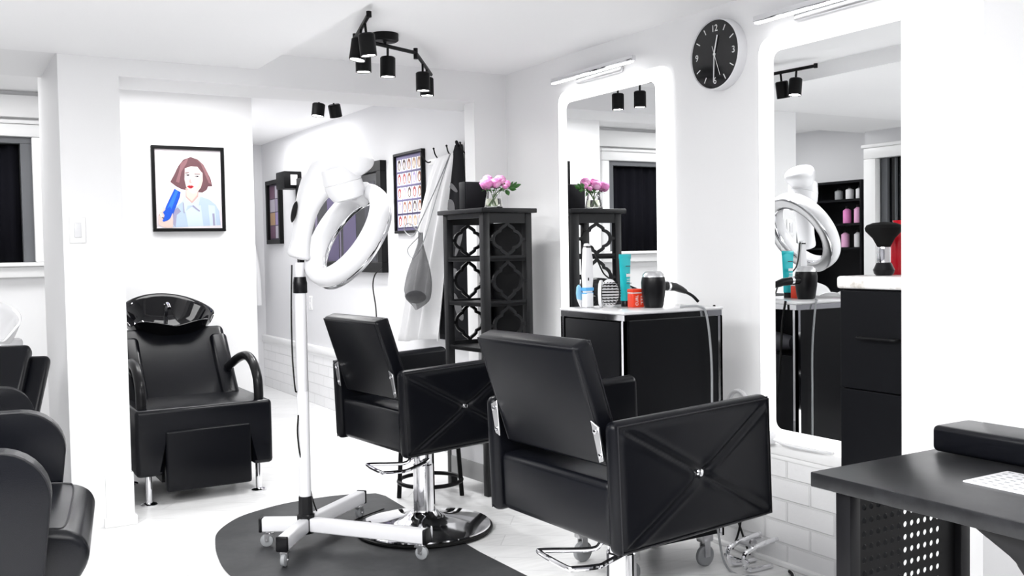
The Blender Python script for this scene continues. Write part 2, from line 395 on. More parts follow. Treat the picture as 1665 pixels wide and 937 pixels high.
J1, J2, L0, R0_ = (1.690, 4.198, 2.256), (2.07, 4.364, 2.256), (1.590, 3.793, 2.268), (2.363, 4.793, 2.243)
for nm, p, q in (('rail', L0, J1), ('rail', J1, J2), ('rail', J2, R0_)):
    p, q = lp(p), lp(q); d = (q-p); b = B(); b.tube([p, q], .0095, 8); b.build(nm, BMETAL, tk)
for j in (J1, J2): j = lp(j); b = B(); b.cyl(j+V((0, 0, .022)), j+V((0, 0, -.03)), .011, 12); b.build('joint', BMETAL, tk)
j = lp(L0); b = B(); b.cyl(j+V((0, 0, .012)), j+V((0, 0, -.012)), .011, 12); b.build('joint', BMETAL, tk)
for a, c, t, tl in ((L0, J1, .28, (0, -.10)), (L0, J1, .52, (0, .16)), (J1, J2, .12, (0, 0)), (J1, J2, .52, (0, .02)), (J2, R0_, .42, (0, 0)), (J2, R0_, .68, (0, 0))):
    p = V(a).lerp(V(c), t); q = lp(p); spot_head(tk, q.x, q.y, q.z, tl)
# back room lamp
bl = empty('ceiling_spot_pair', (2.30, 6.25, 2.36), 0, 'pair of small black ceiling spots in the back room', 'ceiling light')
b = B(); b.lathe([(0, -.03), (.05, -.03), (.05, 0), (0, 0)], 24); b.build('canopy', BMETAL, bl)
for dx, tl in ((-.045, (0, .12)), (.045, (.2, -.25))):
    o = spot_head(bl, dx, 0, -.03, tl, h=.085, r=.042)
# far track lamp used in the passage is the same pair
# ------------------------------------------------------------------ styling chairs
def x_panel(u, v, L, Hh, t):
    """outer arm face with cross pleats: u along length, v along height -> outward offset"""
    x, z = (u-.5)*L, (v-.5)*Hh
    k = Hh/L; n = math.hypot(1, k)
    d = min(abs(z-k*x), abs(z+k*x))/n
    e = min(u, 1-u)*L; f = min(v, 1-v)*Hh
    edge = min(1., min(e, f)/.03)
    edge = edge*edge*(3-2*edge)
    puff = .010*math.sin(PI*u)**.5*math.sin(PI*v)**.5 if 0 < u < 1 and 0 < v < 1 else 0
    pl = .0042*math.exp(-((d-.015)/.008)**2)-.006*math.exp(-(d/.006)**2)
    r = math.hypot(x, z); dim = -.012*math.exp(-(r/.03)**2)
    return (puff+pl+dim)*edge

ARMX0, ARMX1, W2, T = -.279, .332, .342, .068
def styling_chair(loc, rz, dz, label):
    root = empty('styling_chair', loc, rz, label, 'salon chair', 'black styling chairs', tilt=0)
    tilt = Matrix.Translation((0, 0, .42)) @ Matrix.Rotation(math.radians(-2.0), 4, 'Y') @ Matrix.Translation((0, 0, -.42))
    up = Matrix.Translation((0, 0, dz)) @ tilt
    def fin(b, name, m, **k):
        o = b.build(name, m, root, **k); o.matrix_local = up; return o
    # seat
    b = B(); b.box(-.262, .335, -.275, .275, .43, .615, .022, 4); fin(b, 'seat', LEATH2)
    # arms
    for s in (-1, 1):
        b = B(); z0, z1 = .421, .792
        y0, y1 = sorted((s*(W2-T), s*(W2-.012)))
        b.box(ARMX0, ARMX1, y0, y1, z0, z1, .024, 4)
        L, Hh = ARMX1-ARMX0-.012, z1-z0-.012
        def fn(u, v, s=s, L=L, Hh=Hh):
            e = min(min(u, 1-u)*L, min(v, 1-v)*Hh)
            base = W2-.012-.010+.010*min(1., e/.016)
            ru = .02
            return V((ARMX0+.006+u*L, s*(base+x_panel(u, v, L, Hh, 0)+.0015), z0+.006+v*Hh))
        b.grid(fn, 76, 50)
        a = fin(b, 'armrest', LEATH, angle=60)
        yo = s*(W2-.0135)
        b = B(); b.tube([(ARMX0+.012, yo, z0+.012), (ARMX0+.012, yo, z1-.012), (ARMX1-.012, yo, z1-.012), (ARMX1-.012, yo, z0+.012)], .0028, 6, closed=True); b.build('piping', SEAM, a)
        b = B(); q = s*(W2-.013); b.lathe([(0, -.004), (.012, -.004), (.013, .002), (.010, .007), (0, .010)], 16, basis(((ARMX0+ARMX1)/2, q, (z0+z1)/2), (1, 0, 0), (0, 0, 1) if s < 0 else (0, 0, -1), (0, s, 0))); b.build('button', CHROME, a, label='round crystal button')
    # back, slab leaning backwards
    p0, p1 = V((-.245, 0, .648)), V((-.348, 0, 1.0))
    d = (p1-p0).normalized(); nf = V((d.z, 0, -d.x)); H = (p1-p0).length
    Mb = basis(p0, nf, (0, 1, 0), d)
    b = B(); b.box(.0, .068, -.252, .252, 0, H, .018, 4, M=Mb)
    bk = fin(b, 'backrest', LEATH)
    b = B()
    for xx in (.004, .064): b.tube([Mb @ V((xx, -.246, .012)), Mb @ V((xx, -.246, H-.008)), Mb @ V((xx, .246, H-.008)), Mb @ V((xx, .246, .012))], .0026, 6, closed=True)
    b.build('piping', SEAM, bk)
    for s in (-1, 1):
        b = B(); y0, y1 = s*.238, s*.2725
        pts = [V((-.284, y0, .790)), V((-.284, y1, .775)), V((-.272, y1, .680)), V((-.270, s*.252, .672))]
        b.prism(pts, (-.005, 0, 0), .001, 1); pl = fin(b, 'back_bracket', STEEL, label='chrome bracket plate')
        for q in (V((-.289, s*.257, .762)), V((-.278, s*.262, .694))):
            b = B(); b.lathe([(0, 0), (.0075, 0), (.0065, .004), (0, .006)], 12, basis(q, (0, -1, 0), (0, 0, 1), (-1, 0, 0))); b.build('bolt', CHROME, pl)
    # undercarriage
    b = B(); b.box(-.14, .14, -.09, .09, .395, .43, .006, 2); fin(b, 'seat_plate', BMETAL)
    # hydraulic column and base
    b = B(); b.lathe([(0, .055), (.062, .055), (.064, .068), (.050, .078), (.047, .10), (.047, .30+dz), (.043, .305+dz), (.043, .40+dz), (0, .40+dz)], 32); b.build('hydraulic_column', CHROME, root)
    b = B(); b.lathe([(0, .012), (.30, .012), (.306, .018), (.304, .024), (.26, .033), (.17, .048), (.10, .062), (.07, .078), (.058, .09), (0, .09)], 64); ba = b.build('base', CHROME, root)
    b = B(); b.lathe([(0, 0), (.312, 0), (.317, .006), (.315, .013), (.304, .016), (0, .016)], 64); b.build('base_ring', RUBBER, ba)
    # pump lever
    z = .345+dz
    z -= .045; b = B(); P = [(.0, -.05, z+.03), (-.03, -.06, z+.02), (-.10, -.055, z), (-.145, -.07, z), (-.215, -.045, z), (-.23, -.02, z), (-.21, .14, z), (-.185, .155, z), (-.06, .075, z), (-.03, .06, z+.02), (0, .05, z+.03)]
    b.tube(smooth_path(P, 4), .0085, 10); b.build('pump_lever', CHROME, root)
    return root
styling_chair((1.83, 2.436, 0), .05, .031, 'black styling chair nearest the camera, facing the mirror by the marble cabinet')
styling_chair((1.915, 4.05, .006), .095, 0., 'black styling chair standing half on the dark mat, by the hair processor')

# ------------------------------------------------------------------ floor mat
P_ = [(1.97, 3.05), (1.75, 3.0), (1.478, 3.03), (1.234, 3.17), (1.08, 3.40), (1.01, 3.65), (.985, 3.93), (1.0, 4.14), (1.04, 4.36), (1.10, 4.55), (1.234, 4.73), (1.38, 4.82), (1.55, 4.875), (1.80, 4.875), (1.99, 4.80)]
sp = smooth_path([(x, y, 0) for x, y in P_], 5) + [V((2.01, 4.72, 0)), V((1.985, 4.2, 0)), V((1.96, 3.6, 0))]
b = B(); b.prism([(p.x, p.y, .0005) for p in sp], (0, 0, .0055)); setp(b.build('floor_mat', MATM), 'dark D shaped anti fatigue floor mat under the hair processor', 'mat')

# ------------------------------------------------------------------ hair processor (ring dryer) on wheeled stand
K = .9615
def hp(x, z, y=4.26):
    k = K-.038*min(1., max(0., (x-1.42)/.25)); return V((x*k, y*k, 1.28+(z-1.28)*k))
hub = V((1.37, 4.10, 0.006))
hd = empty('hair_processor', hub, 0, 'white ring hair processor on a wheeled pole stand', 'hair dryer')
loc_ = lambda p: V(p)-hub
ends = [V((1.207, 4.201, 0)), V((1.19, 3.866, 0)), V((1.722, 3.633, 0)), V((1.75, 4.405, 0))]
for e in ends:
    d = V((e.x-hub.x, e.y-hub.y, 0)); L = d.length; d.normalize(); n = V((-d.y, d.x, 0))
    M = basis((0, 0, 0), d, n, (0, 0, 1))
    b = B(); b.box(.03, L, -.024, .024, .068, .128, .008, 3, M=M); lg = b.build('leg', WMETAL, hd)
    b = B(); b.box(L-.004, L+.012, -.0255, .0255, .066, .130, .006, 3, M=M); b.build('end_cap', BPLAS, lg)
    b = B(); c = d*(L-.03); w = n
    b.lathe([(0, -.011), (.022, -.011), (.028, -.007), (.028, .007), (.022, .011), (0, .011)], 24, basis(c+V((0, 0, .028))+d*.012, d, (0, 0, 1), n)); b.build('caster_wheel', CASTER, lg)
    b = B(); b.box(-.016, .020, -.016, .016, .052, .058, M=basis(c, d, n, (0, 0, 1))); b.box(.0, .018, -.0155, -.0125, .026, .055, M=basis(c, d, n, (0, 0, 1))); b.box(.0, .018, .0125, .0155, .026, .055, M=basis(c, d, n, (0, 0, 1))); b.cyl(c+V((0, 0, .055)), c+V((0, 0, .072)), .006, 8)
    b.tube([c+V((0, 0, .028))+d*.012-n*.017, c+V((0, 0, .028))+d*.012+n*.017], .005, 8); b.build('caster_fork', STEEL, lg)
b = B(); b.lathe([(0, .058), (.034, .058), (.040, .066), (.040, .14), (.033, .145), (.031, .22), (.028, .222), (0, .222)], 8); b.build('hub_sleeve', BPLAS, hd)
b = B(); b.lathe([(0, .1), (.0255, .1), (.0255, .678), (.0245, .680), (.0245, .684), (.0255, .686), (.0255, 1.13), (0, 1.13)], 28); b.lathe([(0, 1.12), (.021, 1.12), (.021, 1.24), (0, 1.24)], 24); b.build('pole', WMETAL, hd)
b = B(); b.lathe([(0, 1.108), (.030, 1.108), (.031, 1.112), (.031, 1.152), (.029, 1.16), (.026, 1.178), (0, 1.178)], 12); b.build('pole_collar', BPLAS, hd)
# curved hood arm lofted from outer and inner profile
prof = [((1.362, 1.272), (1.478, 1.243), .05), ((1.366, 1.30), (1.477, 1.28), .052), ((1.387, 1.34), (1.478, 1.335), .055), ((1.400, 1.45), (1.492, 1.40), .060), ((1.412, 1.54), (1.512, 1.452), .068), ((1.437, 1.63), (1.545, 1.507), .076), ((1.475, 1.70), (1.59, 1.55), .084),
        ((1.532, 1.752), (1.642, 1.594), .090), ((1.60, 1.776), (1.68, 1.615), .090), ((1.67, 1.780), (1.71, 1.630), .088), ((1.73, 1.765), (1.738, 1.648), .080), ((1.772, 1.737), (1.760, 1.664), .062), ((1.790, 1.706), (1.778, 1.684), .030)]
NS = 20; rings = []
b = B()
yc = 4.10-hub.y
for (o_, i_, hw) in prof:
    po, pi_ = loc_(hp(*o_)), loc_(hp(*i_)); po.y = pi_.y = (po.y+pi_.y)/2; m = (po+pi_)/2; a = (po-pi_)/2
    ring = []
    for k in range(NS):
        t = 2*PI*k/NS; c, s = math.cos(t), math.sin(t)
        c2 = math.copysign(abs(c)**.8, c); s2 = math.copysign(abs(s)**.8, s)
        ring.append(b.bm.verts.new(m+a*c2+V((0, hw*K*s2, 0))))
    rings.append(ring)
for r1, r2 in zip(rings, rings[1:]):
    for k in range(NS): b.bm.faces.new((r1[k], r1[(k+1) % NS], r2[(k+1) % NS], r2[k]))
b.bm.faces.new(rings[0]); b.bm.faces.new(rings[-1][::-1])
arm = b.build('hood_arm', WPLAS, hd, angle=70, sub=1)
# control panel on outer rear of the arm
b = B(); c0 = loc_(hp(1.398, 1.47))
b.lathe([(0, 0), (.9, 0), (1., .3), (.9, .6), (0, .7)], 24, basis(c0+V((-.002, -.034, 0)), (.010, -.002, .046), (.006, -.016, 0), (-.010, -.006, .002))); b.build('control_panel', BPLAS, arm)
# ring
rc = loc_(hp(1.650, 1.368))
Mj = V((.525, 0, .851)).normalized(); bb = math.radians(7)
n0 = V((.851, 0, -.525)).normalized(); nn = (n0*math.cos(bb)+V((0, 1, 0))*math.sin(bb)).normalized(); mm = nn.cross(Mj).normalized()
K2 = .9235
Rr = .228*K2
def torus(b, R, a_r, a_n, off, nu=72, nv=18, pw=.75, cap=None):
    def fn(u, v):
        t = 2*PI*u; s = 2*PI*v; c1 = math.copysign(abs(math.cos(s))**pw, math.cos(s)); s1 = math.copysign(abs(math.sin(s))**pw, math.sin(s))
        e = Mj*math.cos(t)+mm*math.sin(t)
        return rc+e*(R+a_r*c1)+nn*(off+a_n*s1)
    g = [[b.bm.verts.new(fn(i/nu, j/nv)) for j in range(nv)] for i in range(nu)]
    for i in range(nu):
        for j in range(nv): b.bm.faces.new((g[i][j], g[(i+1) % nu][j], g[(i+1) % nu][(j+1) % nv], g[i][(j+1) % nv]))
b = B(); torus(b, Rr, .040*K2, .045*K2, 0); rg = b.build('dryer_ring', WPLAS, hd, angle=80)
b = B(); torus(b, Rr-.004, .031, .014, .0355, 72, 14); b.build('heating_element', CHROME, rg)
b = B(); torus(b, Rr+.002, .030, .004, .047, 72, 12); b.build('grille_ring', STEEL, rg)
# neck joining arm to ring
q0, q1 = loc_(hp(1.610, 1.675)), loc_(hp(1.668, 1.530))
ax = (q1-q0).normalized(); ux = V((0, 1, 0)); wx = ax.cross(ux).normalized()
b = B(); Ln = (q1-q0).length; b.lathe([(0, 0), (.082, 0), (.084, .06), (.083, .068), (.080, .070), (.083, .072), (.080, .11), (.066, Ln-.006), (.05, Ln), (0, Ln)], 32, basis(q0, ux, wx, ax)); nk = b.build('neck', WPLAS, hd)
b = B(); b.box(-.028, .028, -.03, .03, -.07, .03, .012, 3, M=basis(rc+Mj*Rr-nn*.02, mm, nn, Mj)); b.build('ring_bracket', WPLAS, hd)
b = B(); b.tube(smooth_path([(-.034, -.0, 1.23), (-.045, -.012, 1.05), (-.046, -.012, .85), (-.038, -.012, .70), (-.030, -.01, .68)], 6), .0035, 6); b.tube(smooth_path([(-.026, -.01, .58), (-.032, -.012, .5), (-.022, -.012, .40), (.02, .03, .30), (.06, .06, .16), (.12, .10, .05), (.22, .16, .006), (.34, .26, .006), (.52, .36, .006)], 6), .0035, 6); b.build('power_cord', RUBBER, hd)

# ------------------------------------------------------------------ shampoo chair in the recess (front at y~5.2)
sc = empty('shampoo_chair', (1.21, 5.2, 0), 0, 'black shampoo chair with black glazed basin below the framed portrait', 'shampoo chair', 'shampoo chairs')
L_ = lambda x, y, z: V((x-1.21, y-5.2, z))
def lbox(b, x0, x1, y0, y1, z0, z1, bev=0, seg=3): b.box(x0-1.21, x1-1.21, y0-5.2, y1-5.2, z0, z1, bev, seg)
b = B(); b.prism([L_(x, 5.20, z) for x, z in ((.86, .50), (.86, .155), (.995, .155), (.995, .40), (1.455, .40), (1.455, .155), (1.565, .155), (1.565, .50))], (0, .65, 0), .022, 4); b.build('seat', LEATH2, sc)
b = B(); lbox(b, 1.005, 1.445, 5.19, 5.26, .065, .385, .014, 3); b.build('leg_rest', LEATH, sc)
b = B(); lbox(b, 1.0, 1.45, 5.30, 5.80, .10, .42); b.build('under_frame', BMETAL, sc)
def sback(u, v):
    pass
b = B()
p0, p1 = L_(1.21, 5.62, .45), L_(1.21, 5.98, .875); d = (p1-p0).normalized(); nf = V((0, -d.z, d.y))
Mb = basis(p0, (1, 0, 0), -nf, d); H = (p1-p0).length
b.box(-.30, .30, 0, .10, 0, H, .035, 4, M=Mb); b.box(-.30, -.20, -.032, .05, .02, H*.85, .03, 3, M=Mb); b.box(.20, .30, -.032, .05, .02, H*.85, .03, 3, M=Mb); b.build('backrest', LEATH2, sc)
for x in (.905, 1.515):
    inn = 1 if x < 1.2 else -1
    b = B(); b.tube(smooth_path([L_(x+inn*.05, 5.72, .635), L_(x+inn*.01, 5.64, .69), L_(x, 5.50, .715), L_(x, 5.38, .69), L_(x, 5.30, .62), L_(x, 5.28, .55), L_(x, 5.28, .49)], 6), .026, 14); b.build('armrest', BPLAS, sc)
for x, y in ((.925, 5.255), (1.497, 5.255), (.925, 5.80), (1.497, 5.80)):
    b = B(); b.cyl(L_(x, y, .012), L_(x, y, .20), .017, 16); lg = b.build('leg', CHROME, sc)
    b = B(); q = L_(x, y, 0); b.lathe([(0, 0), (.040, 0), (.042, .006), (.036, .012), (.02, .016), (0, .016)], 24, Matrix.Translation(q)); b.build('foot', CHROME, lg)
# basin: scalloped bowl
def basin(name, parent, M, m, sx=.27, sy=.27, hz=.16, notch=-PI/2):
    N = 72; b = B(); rg = []
    pr = [(0, -1.), (.45, -1.), (.72, -.75), (.90, -.30), (1.0, -.02), (1.02, .03), (1.0, .05), (.96, .03), (.90, -.05), (.78, -.40), (.55, -.72), (.25, -.82), (0, -.84)]
    for r, z in pr:
        ring = []
        for k in range(N):
            t = 2*PI*k/N
            dn = math.atan2(math.sin(t-notch), math.cos(t-notch))
            rim = .030*math.cos(dn*1.0+PI)+.018*math.cos(2*dn)-.034*math.exp(-(dn/.33)**2)-.050*math.exp(-((abs(dn)-1.15)/.24)**2)
            rad = 1.-.10*math.exp(-(dn/.35)**2)-.10*math.exp(-((abs(dn)-1.15)/.25)**2)
            w = max(0., (z+.85)/.9)
            ring.append(b.bm.verts.new(M @ V((r*rad*sx*math.cos(t), r*rad*sy*math.sin(t), z*hz+rim*w))))
        rg.append(ring)
    for a, c in zip(rg, rg[1:]):
        for k in range(N):
            try: b.bm.faces.new((a[k], a[(k+1) % N], c[(k+1) % N], c[k]))
            except ValueError: pass
    bmesh.ops.remove_doubles(b.bm, verts=b.bm.verts, dist=1e-5)
    return b.build(name, m, parent, angle=60)
bs = basin('basin', sc, Matrix.Translation(L_(1.215, 6.12, .955)) @ Matrix.Rotation(math.radians(9), 4, 'X'), CERAM, .275, .27, .19)
b = B(); b.cyl(L_(1.23, 6.25, .87), L_(1.23, 6.22, .99), .013, 12); b.tube(smooth_path([L_(1.23, 6.22, .985), L_(1.23, 6.18, .995), L_(1.23, 6.13, .97)], 5), .011, 10); b.build('faucet', CHROME, bs)
b = B(); lbox(b, 1.02, 1.40, 6.02, 6.45, 0, .80, .02, 2); b.build('basin_pedestal', BPLAS, sc)

# ------------------------------------------------------------------ left shampoo chairs
def arm_panel(b, w, z0, z1, t, M, r1=.13, r0=.10):
    """side panel in local x (0..w forward), thickness along y"""
    pts = []
    for cx_, cz_, a0, r in ((w-r1, z1-r1, 0, r1), (.06, z1-.06, 90, .06), (.03, z0+.03, 180, .03), (w-r0-.03, z0+r0, 270, r0)):
        for k in range(9):
            a = math.radians(a0+90*k/8); pts.append(V((cx_+r*math.cos(a), 0, cz_+r*math.sin(a))))
    b.prism([M @ p for p in pts], (M.to_3x3() @ V((0, t, 0))), .022, 4)
    return pts
ca = empty('waiting_chair', (0.0, 3.2, 0), math.radians(-9), 'black padded chair nearest the camera at the left edge, seat facing right', 'salon chair', 'black tub chairs')
I4 = Matrix.Identity(4)
for y, zt in ((-.395, .79), (.30, .79)):
    b = B(); M = Matrix.Translation((-.28, y, 0)); pts = arm_panel(b, .59, .30, zt, .085, M); a = b.build('armrest', LEATH2, ca, angle=50)
    b = B(); b.tube([M @ (p+V((0, -.001, 0))+(V((.015, 0, .53))-p)*.0+V((0, .004, 0))) for p in pts], .003, 6, closed=True); b.build('piping', SEAM, a)
b = B(); b.prism([V((x, -.31, z)) for x, z in ((-.25, .38), (.28, .36), (.36, .40), (.395, .46), (.395, .51), (.36, .545), (.28, .56), (-.25, .555))], (0, .61, 0), .025, 4); st = b.build('seat', LEATH2, ca, angle=50)
b = B(); b.tube(smooth_path([V((.12, -.296, .561)), V((.24, -.293, .560)), V((.30, -.285, .556)), V((.333, -.25, .550)), V((.338, 0, .549)), V((.333, .25, .550)), V((.30, .285, .556)), V((.2, .292, .561))], 5), .0028, 6); b.build('piping', SEAM, st)
b = B(); b.box(-.40, -.29, -.31, .31, .42, 1.0, .03, 4); b.build('backrest', LEATH, ca)
for x in (-.30, .26):
    for y in (-.26, .24):
        b = B(); b.cyl((x, y, 0), (x, y, .42), .016, 14); b.build('leg', CHROME, ca)

cb = empty('shampoo_chair', (.035, 4.66, 0), math.radians(-22), 'black shampoo chair with white basin at the left edge, under the window', 'shampoo chair', 'shampoo chairs')
# local: front is -y
b = B(); d = V((0, .34, .40)).normalized(); nf = V((0, -d.z, d.y)); Mb = basis(V((0, -.02, .51)), (1, 0, 0), -nf, d)
b.box(-.29, .235, 0, .07, 0, .52, .025, 4, M=Mb); b.build('backrest', LEATH2, cb)
b = B(); b.box(-.27, .30, .075, .13, .02, .51, .025, 4, M=Mb); b.build('back_shell', LEATH, cb)
for yy in (-.40,):
    b = B(); M = Matrix.Rotation(math.radians(22), 4, 'Z') @ Matrix.Translation((-.30, yy+.05, 0)); pts = arm_panel(b, .60, .32, .775, .085, M, .11, .08); b.build('armrest', LEATH2, cb, angle=50)
b = B(); b.box(-.36, .17, -.20, .06, .36, .50, .03, 4); b.build('seat', LEATH2, cb)
basin('basin', cb, Matrix.Translation((-.13, .52, .985)) @ Matrix.Rotation(math.radians(10), 4, 'X'), WCERAM, .25, .25, .20)
b = B(); b.box(-.26, .08, .42, .72, 0, .90, .02, 2); b.build('basin_pedestal', WPLAS, cb)
for x in (-.25, .14):
    b = B(); b.cyl((x, -.15, 0), (x, -.15, .37), .016, 14); b.build('leg', CHROME, cb)
    b = B(); b.cyl((x, .02, 0), (x, .02, .37), .016, 14); b.build('leg', CHROME, cb)

# ------------------------------------------------------------------ styling station
A0 = V((2.21, 2.90, 0)); ux = V((1, 0, 0)); SW = .475; uy = V((0, 1, 0)); SD = .42; ZT = 1.045
ss = empty('styling_station', A0, math.atan2(ux.y, ux.x), 'black styling station with chrome edging, crowded with hair tools', 'cabinet')
w = SW
b = B(); b.box(0, w, 0, .016, .14, ZT-.03); b.build('side_panel', PANEL, ss)
b = B(); b.box(0, w, SD-.016, SD, .14, ZT-.03); b.build('side_panel', PANEL, ss)
b = B(); b.box(.016, w-.016, .016, SD-.016, .14, .16); b.box(w-.2, w-.016, .016, SD-.016, .80, .815); b.box(w-.2, w-.19, .016, SD-.016, .80, ZT-.03); b.build('carcass', PANEL, ss)
b = B(); b.box(w-.012, w, .016, SD-.016, .14, .815); b.build('back_panel', PANEL, ss)
b = B(); b.box(-.004, w+.004, -.004, SD+.004, ZT-.035, ZT-.010, .002, 1); b.build('edge_trim', CHROME, ss)
b = B(); b.box(-.008, w+.008, -.008, SD+.008, ZT-.010, ZT, .003, 2); b.build('worktop', mat('worktop white', (.7, .7, .71), .12, spec=.6), ss)
for (x, y) in ((0, 0), (w, 0), (0, SD), (w, SD)):
    b = B(); sx_ = 1 if x == 0 else -1; sy_ = 1 if y == 0 else -1
    b.box(min(x-sx_*.004, x+sx_*.018), max(x-sx_*.004, x+sx_*.018), min(y-sy_*.004, y+sy_*.006), max(y-sy_*.004, y+sy_*.006), .13, ZT-.035)
    b.box(min(x-sx_*.004, x+sx_*.006), max(x-sx_*.004, x+sx_*.006), min(y-sy_*.004, y+sy_*.018), max(y-sy_*.004, y+sy_*.018), .13, ZT-.035); b.build('corner_trim', CHROME, ss)
for z0, z1 in ((.745, 1.005), (.46, .735), (.15, .45)):
    b = B(); b.box(-.006, .014, .03, SD-.03, z0, z1, .003, 2); dw = b.build('drawer', PANEL, ss)
    b = B(); b.box(-.012, -.004, .03, SD-.03, z0+.004, z0+.016, .002, 1); b.build('pull_edge', BMETAL, dw)
for x, y in ((.05, .05), (w-.05, .05), (.05, SD-.05), (w-.05, SD-.05)):
    b = B(); b.lathe([(0, -.012), (.036, -.012), (.042, -.007), (.042, .007), (.036, .012), (0, .012)], 24, basis((x, y, .042), (1, 0, 0), (0, 0, 1), (0, -1, 0))); cw = b.build('caster_wheel', CASTER, ss)
    b = B(); b.box(x-.03, x+.03, y-.02, y+.02, .10, .14, .006, 2); b.box(x-.012, x+.014, y-.018, y-.013, .04, .11); b.box(x-.012, x+.014, y+.013, y+.018, .04, .11); b.build('caster_fork', STEEL, cw)

def on_st(a, c, z=ZT): # station local coords to world
    return A0+ux*a+uy*c+V((0, 0, z))
# cordless curling iron, white, standing upright in a holder
fi = empty('flat_iron', on_st(.075, .345), .1, 'tall white flat iron with blue band standing on the station', 'hair iron')
b = B(); b.box(-.020, .020, -.016, .016, 0, .062, .006, 3); b.build('holder', WPLAS, fi)
b = B(); b.prism([V((x, -.013, z)) for x, z in ((-.019, .05), (.019, .05), (.021, .12), (.019, .20), (.012, .258), (-.006, .262), (-.016, .235), (-.020, .14))], (0, .026, 0), .006, 3); b.build('body', WPLAS, fi)
b = B(); b.box(-.0225, .0225, -.0155, .0155, .068, .082, .003, 2); b.box(-.0215, .0215, -.0152, .0152, .056, .061, .002, 1); b.build('blue_band', BLUE, fi)
b = B(); b.box(-.012, .012, -.014, .014, .242, .250, .002, 1); b.box(-.008, -.004, -.016, -.01, .11, .122); b.build('switch', BPLAS, fi)
b = B(); b.tube(smooth_path([(.006, 0, .248), (.022, -.01, .245), (.035, -.02, .20), (.06, -.03, .14), (.10, -.03, .105), (.12, .02, .06), (.12, .06, .004), (.18, .10, .004)], 6), .0035, 6); b.build('power_cord', RUBBER, fi)
# blue sectioning clip / comb leaning
cp = empty('sectioning_comb', on_st(.045, .355), .3, 'pale blue sectioning comb leaning by the flat iron', 'comb')
b = B(); b.prism([V((x, 0, z)) for x, z in ((-.014, .035), (.012, .03), (.014, .06), (.010, .085), (-.002, .095), (-.014, .085), (-.018, .06))], (0, .008, 0), .003, 2); b.build('paddle', LBLUE, cp)
b = B(); b.prism([V((x, .001, z)) for x, z in ((-.014, .036), (.012, .036), (.020, .004), (.012, 0), (.006, .004))], (0, .006, 0), .002, 2); b.build('handle', WPLAS, cp)
# vent brushes
br = empty('vent_brush', on_st(.135, .28), -.35, 'white backed vent brush with black bristles beside the teal tube', 'hair brush')
b = B(); b.prism([V((.038*math.cos(t), -.012, .058+.058*math.sin(t))) for t in [2*PI*k/32 for k in range(32)]], (0, .010, 0), .003, 2); b.build('brush_back', WPLAS, br)
b = B()
for i in range(9):
    for j in range(5):
        z = .016+i*.0105; hwid = math.sqrt(max(0, 1-((z-.058)/.058)**2))*.032; x = -hwid+j*hwid/2
        b.cyl((x, -.012, z), (x*1.25, -.034, z*1.06-.003), .0016, 5)
b.build('bristles', BRIST, br)
b = B()
for i in range(7): z = .022+i*.012; hh = math.sqrt(max(0, 1-((z-.058)/.058)**2))*.034; b.box(-hh, hh, -.0145, -.0118, z-.002, z+.002)
b.build('vent_bar', BPLAS, br)
br2 = empty('vent_brush', on_st(.105, .292), .7, 'white ribbed vent brush standing edge on behind the bristled brush', 'hair brush')
b = B(); b.prism([V((.030*math.cos(t), -.006, .056+.056*math.sin(t))) for t in [2*PI*k/32 for k in range(32)]], (0, .012, 0), .004, 2); b.build('brush_back', WPLAS, br2)
b = B()
for i in range(8): z = .022+i*.010; b.box(-.014, .010, -.0072, -.0055, z-.0015, z+.0015)
b.build('vent_slots', GPLAS, br2)
# teal tube standing on its cap
tu = empty('cream_tube', on_st(.225, .29), .12, 'teal squeeze tube standing on its black cap', 'tube')
b = B(); b.lathe([(0, 0), (.018, 0), (.018, .022), (.017, .024), (0, .024)], 20); b.build('cap', BPLAS, tu)
def tube_f(u, v):
    t = 2*PI*u; k = v; rx = .021+(.033-.021)*k; ry = .019*(1-k)+.0015*k
    return V((rx*math.cos(t), ry*math.sin(t), .024+v*.178))
b = B(); b.grid(tube_f, 28, 10, closeu=True); b.box(-.0335, .0335, -.0015, .0015, .195, .214, .0006, 1); b.build('tube_body', TEAL, tu, angle=50)
tf = lambda x, z: basis((x, -.0155+(.19-z)*-.03-.0065*(1-(z-.024)/.178), z), (1, 0, 0), (0, 0, 1), (0, -1, 0))
for z, hw, hh, m_ in ((.165, .013, .0018, KEYG), (.131, .004, .005, KEYG), (.128, .012, .006, WTEXT), (.112, .010, .0012, WTEXT), (.104, .011, .0012, WTEXT), (.096, .014, .0014, KEYG)):
    M = tf(-.006 if m_ is KEYG and hw < .005 else 0, z)
    b = B(); b.box(-hw, hw, -hh, hh, -.0004, .0006, M=M); b.build('print_line', m_, tu)
# red jar
jr = empty('pomade_jar', on_st(.228, .225), -.15, 'small orange red square jar in front of the teal tube', 'jar')
b = B(); b.box(-.027, .027, -.022, .022, 0, .056, .004, 3); b.build('body', RED, jr)
b = B(); b.box(-.028, .028, -.023, .023, .060, .074, .003, 2); b.build('lid', RED, jr)
b = B(); b.box(-.0265, .0265, -.0215, .0215, .056, .060); b.build('lid_gap', WTEXT, jr)
text('lettering', 'CURL', .017, WTEXT, jr, basis((-.007, -.0222, .028), (0, 0, 1), (-1, 0, 0), (0, -1, 0)))
b = B()
for k in range(6): b.box(.010, .013+.006*(k % 2), -.0226, -.0221, .012+k*.006, .015+k*.006)
b.build('print_lines', WTEXT, jr)
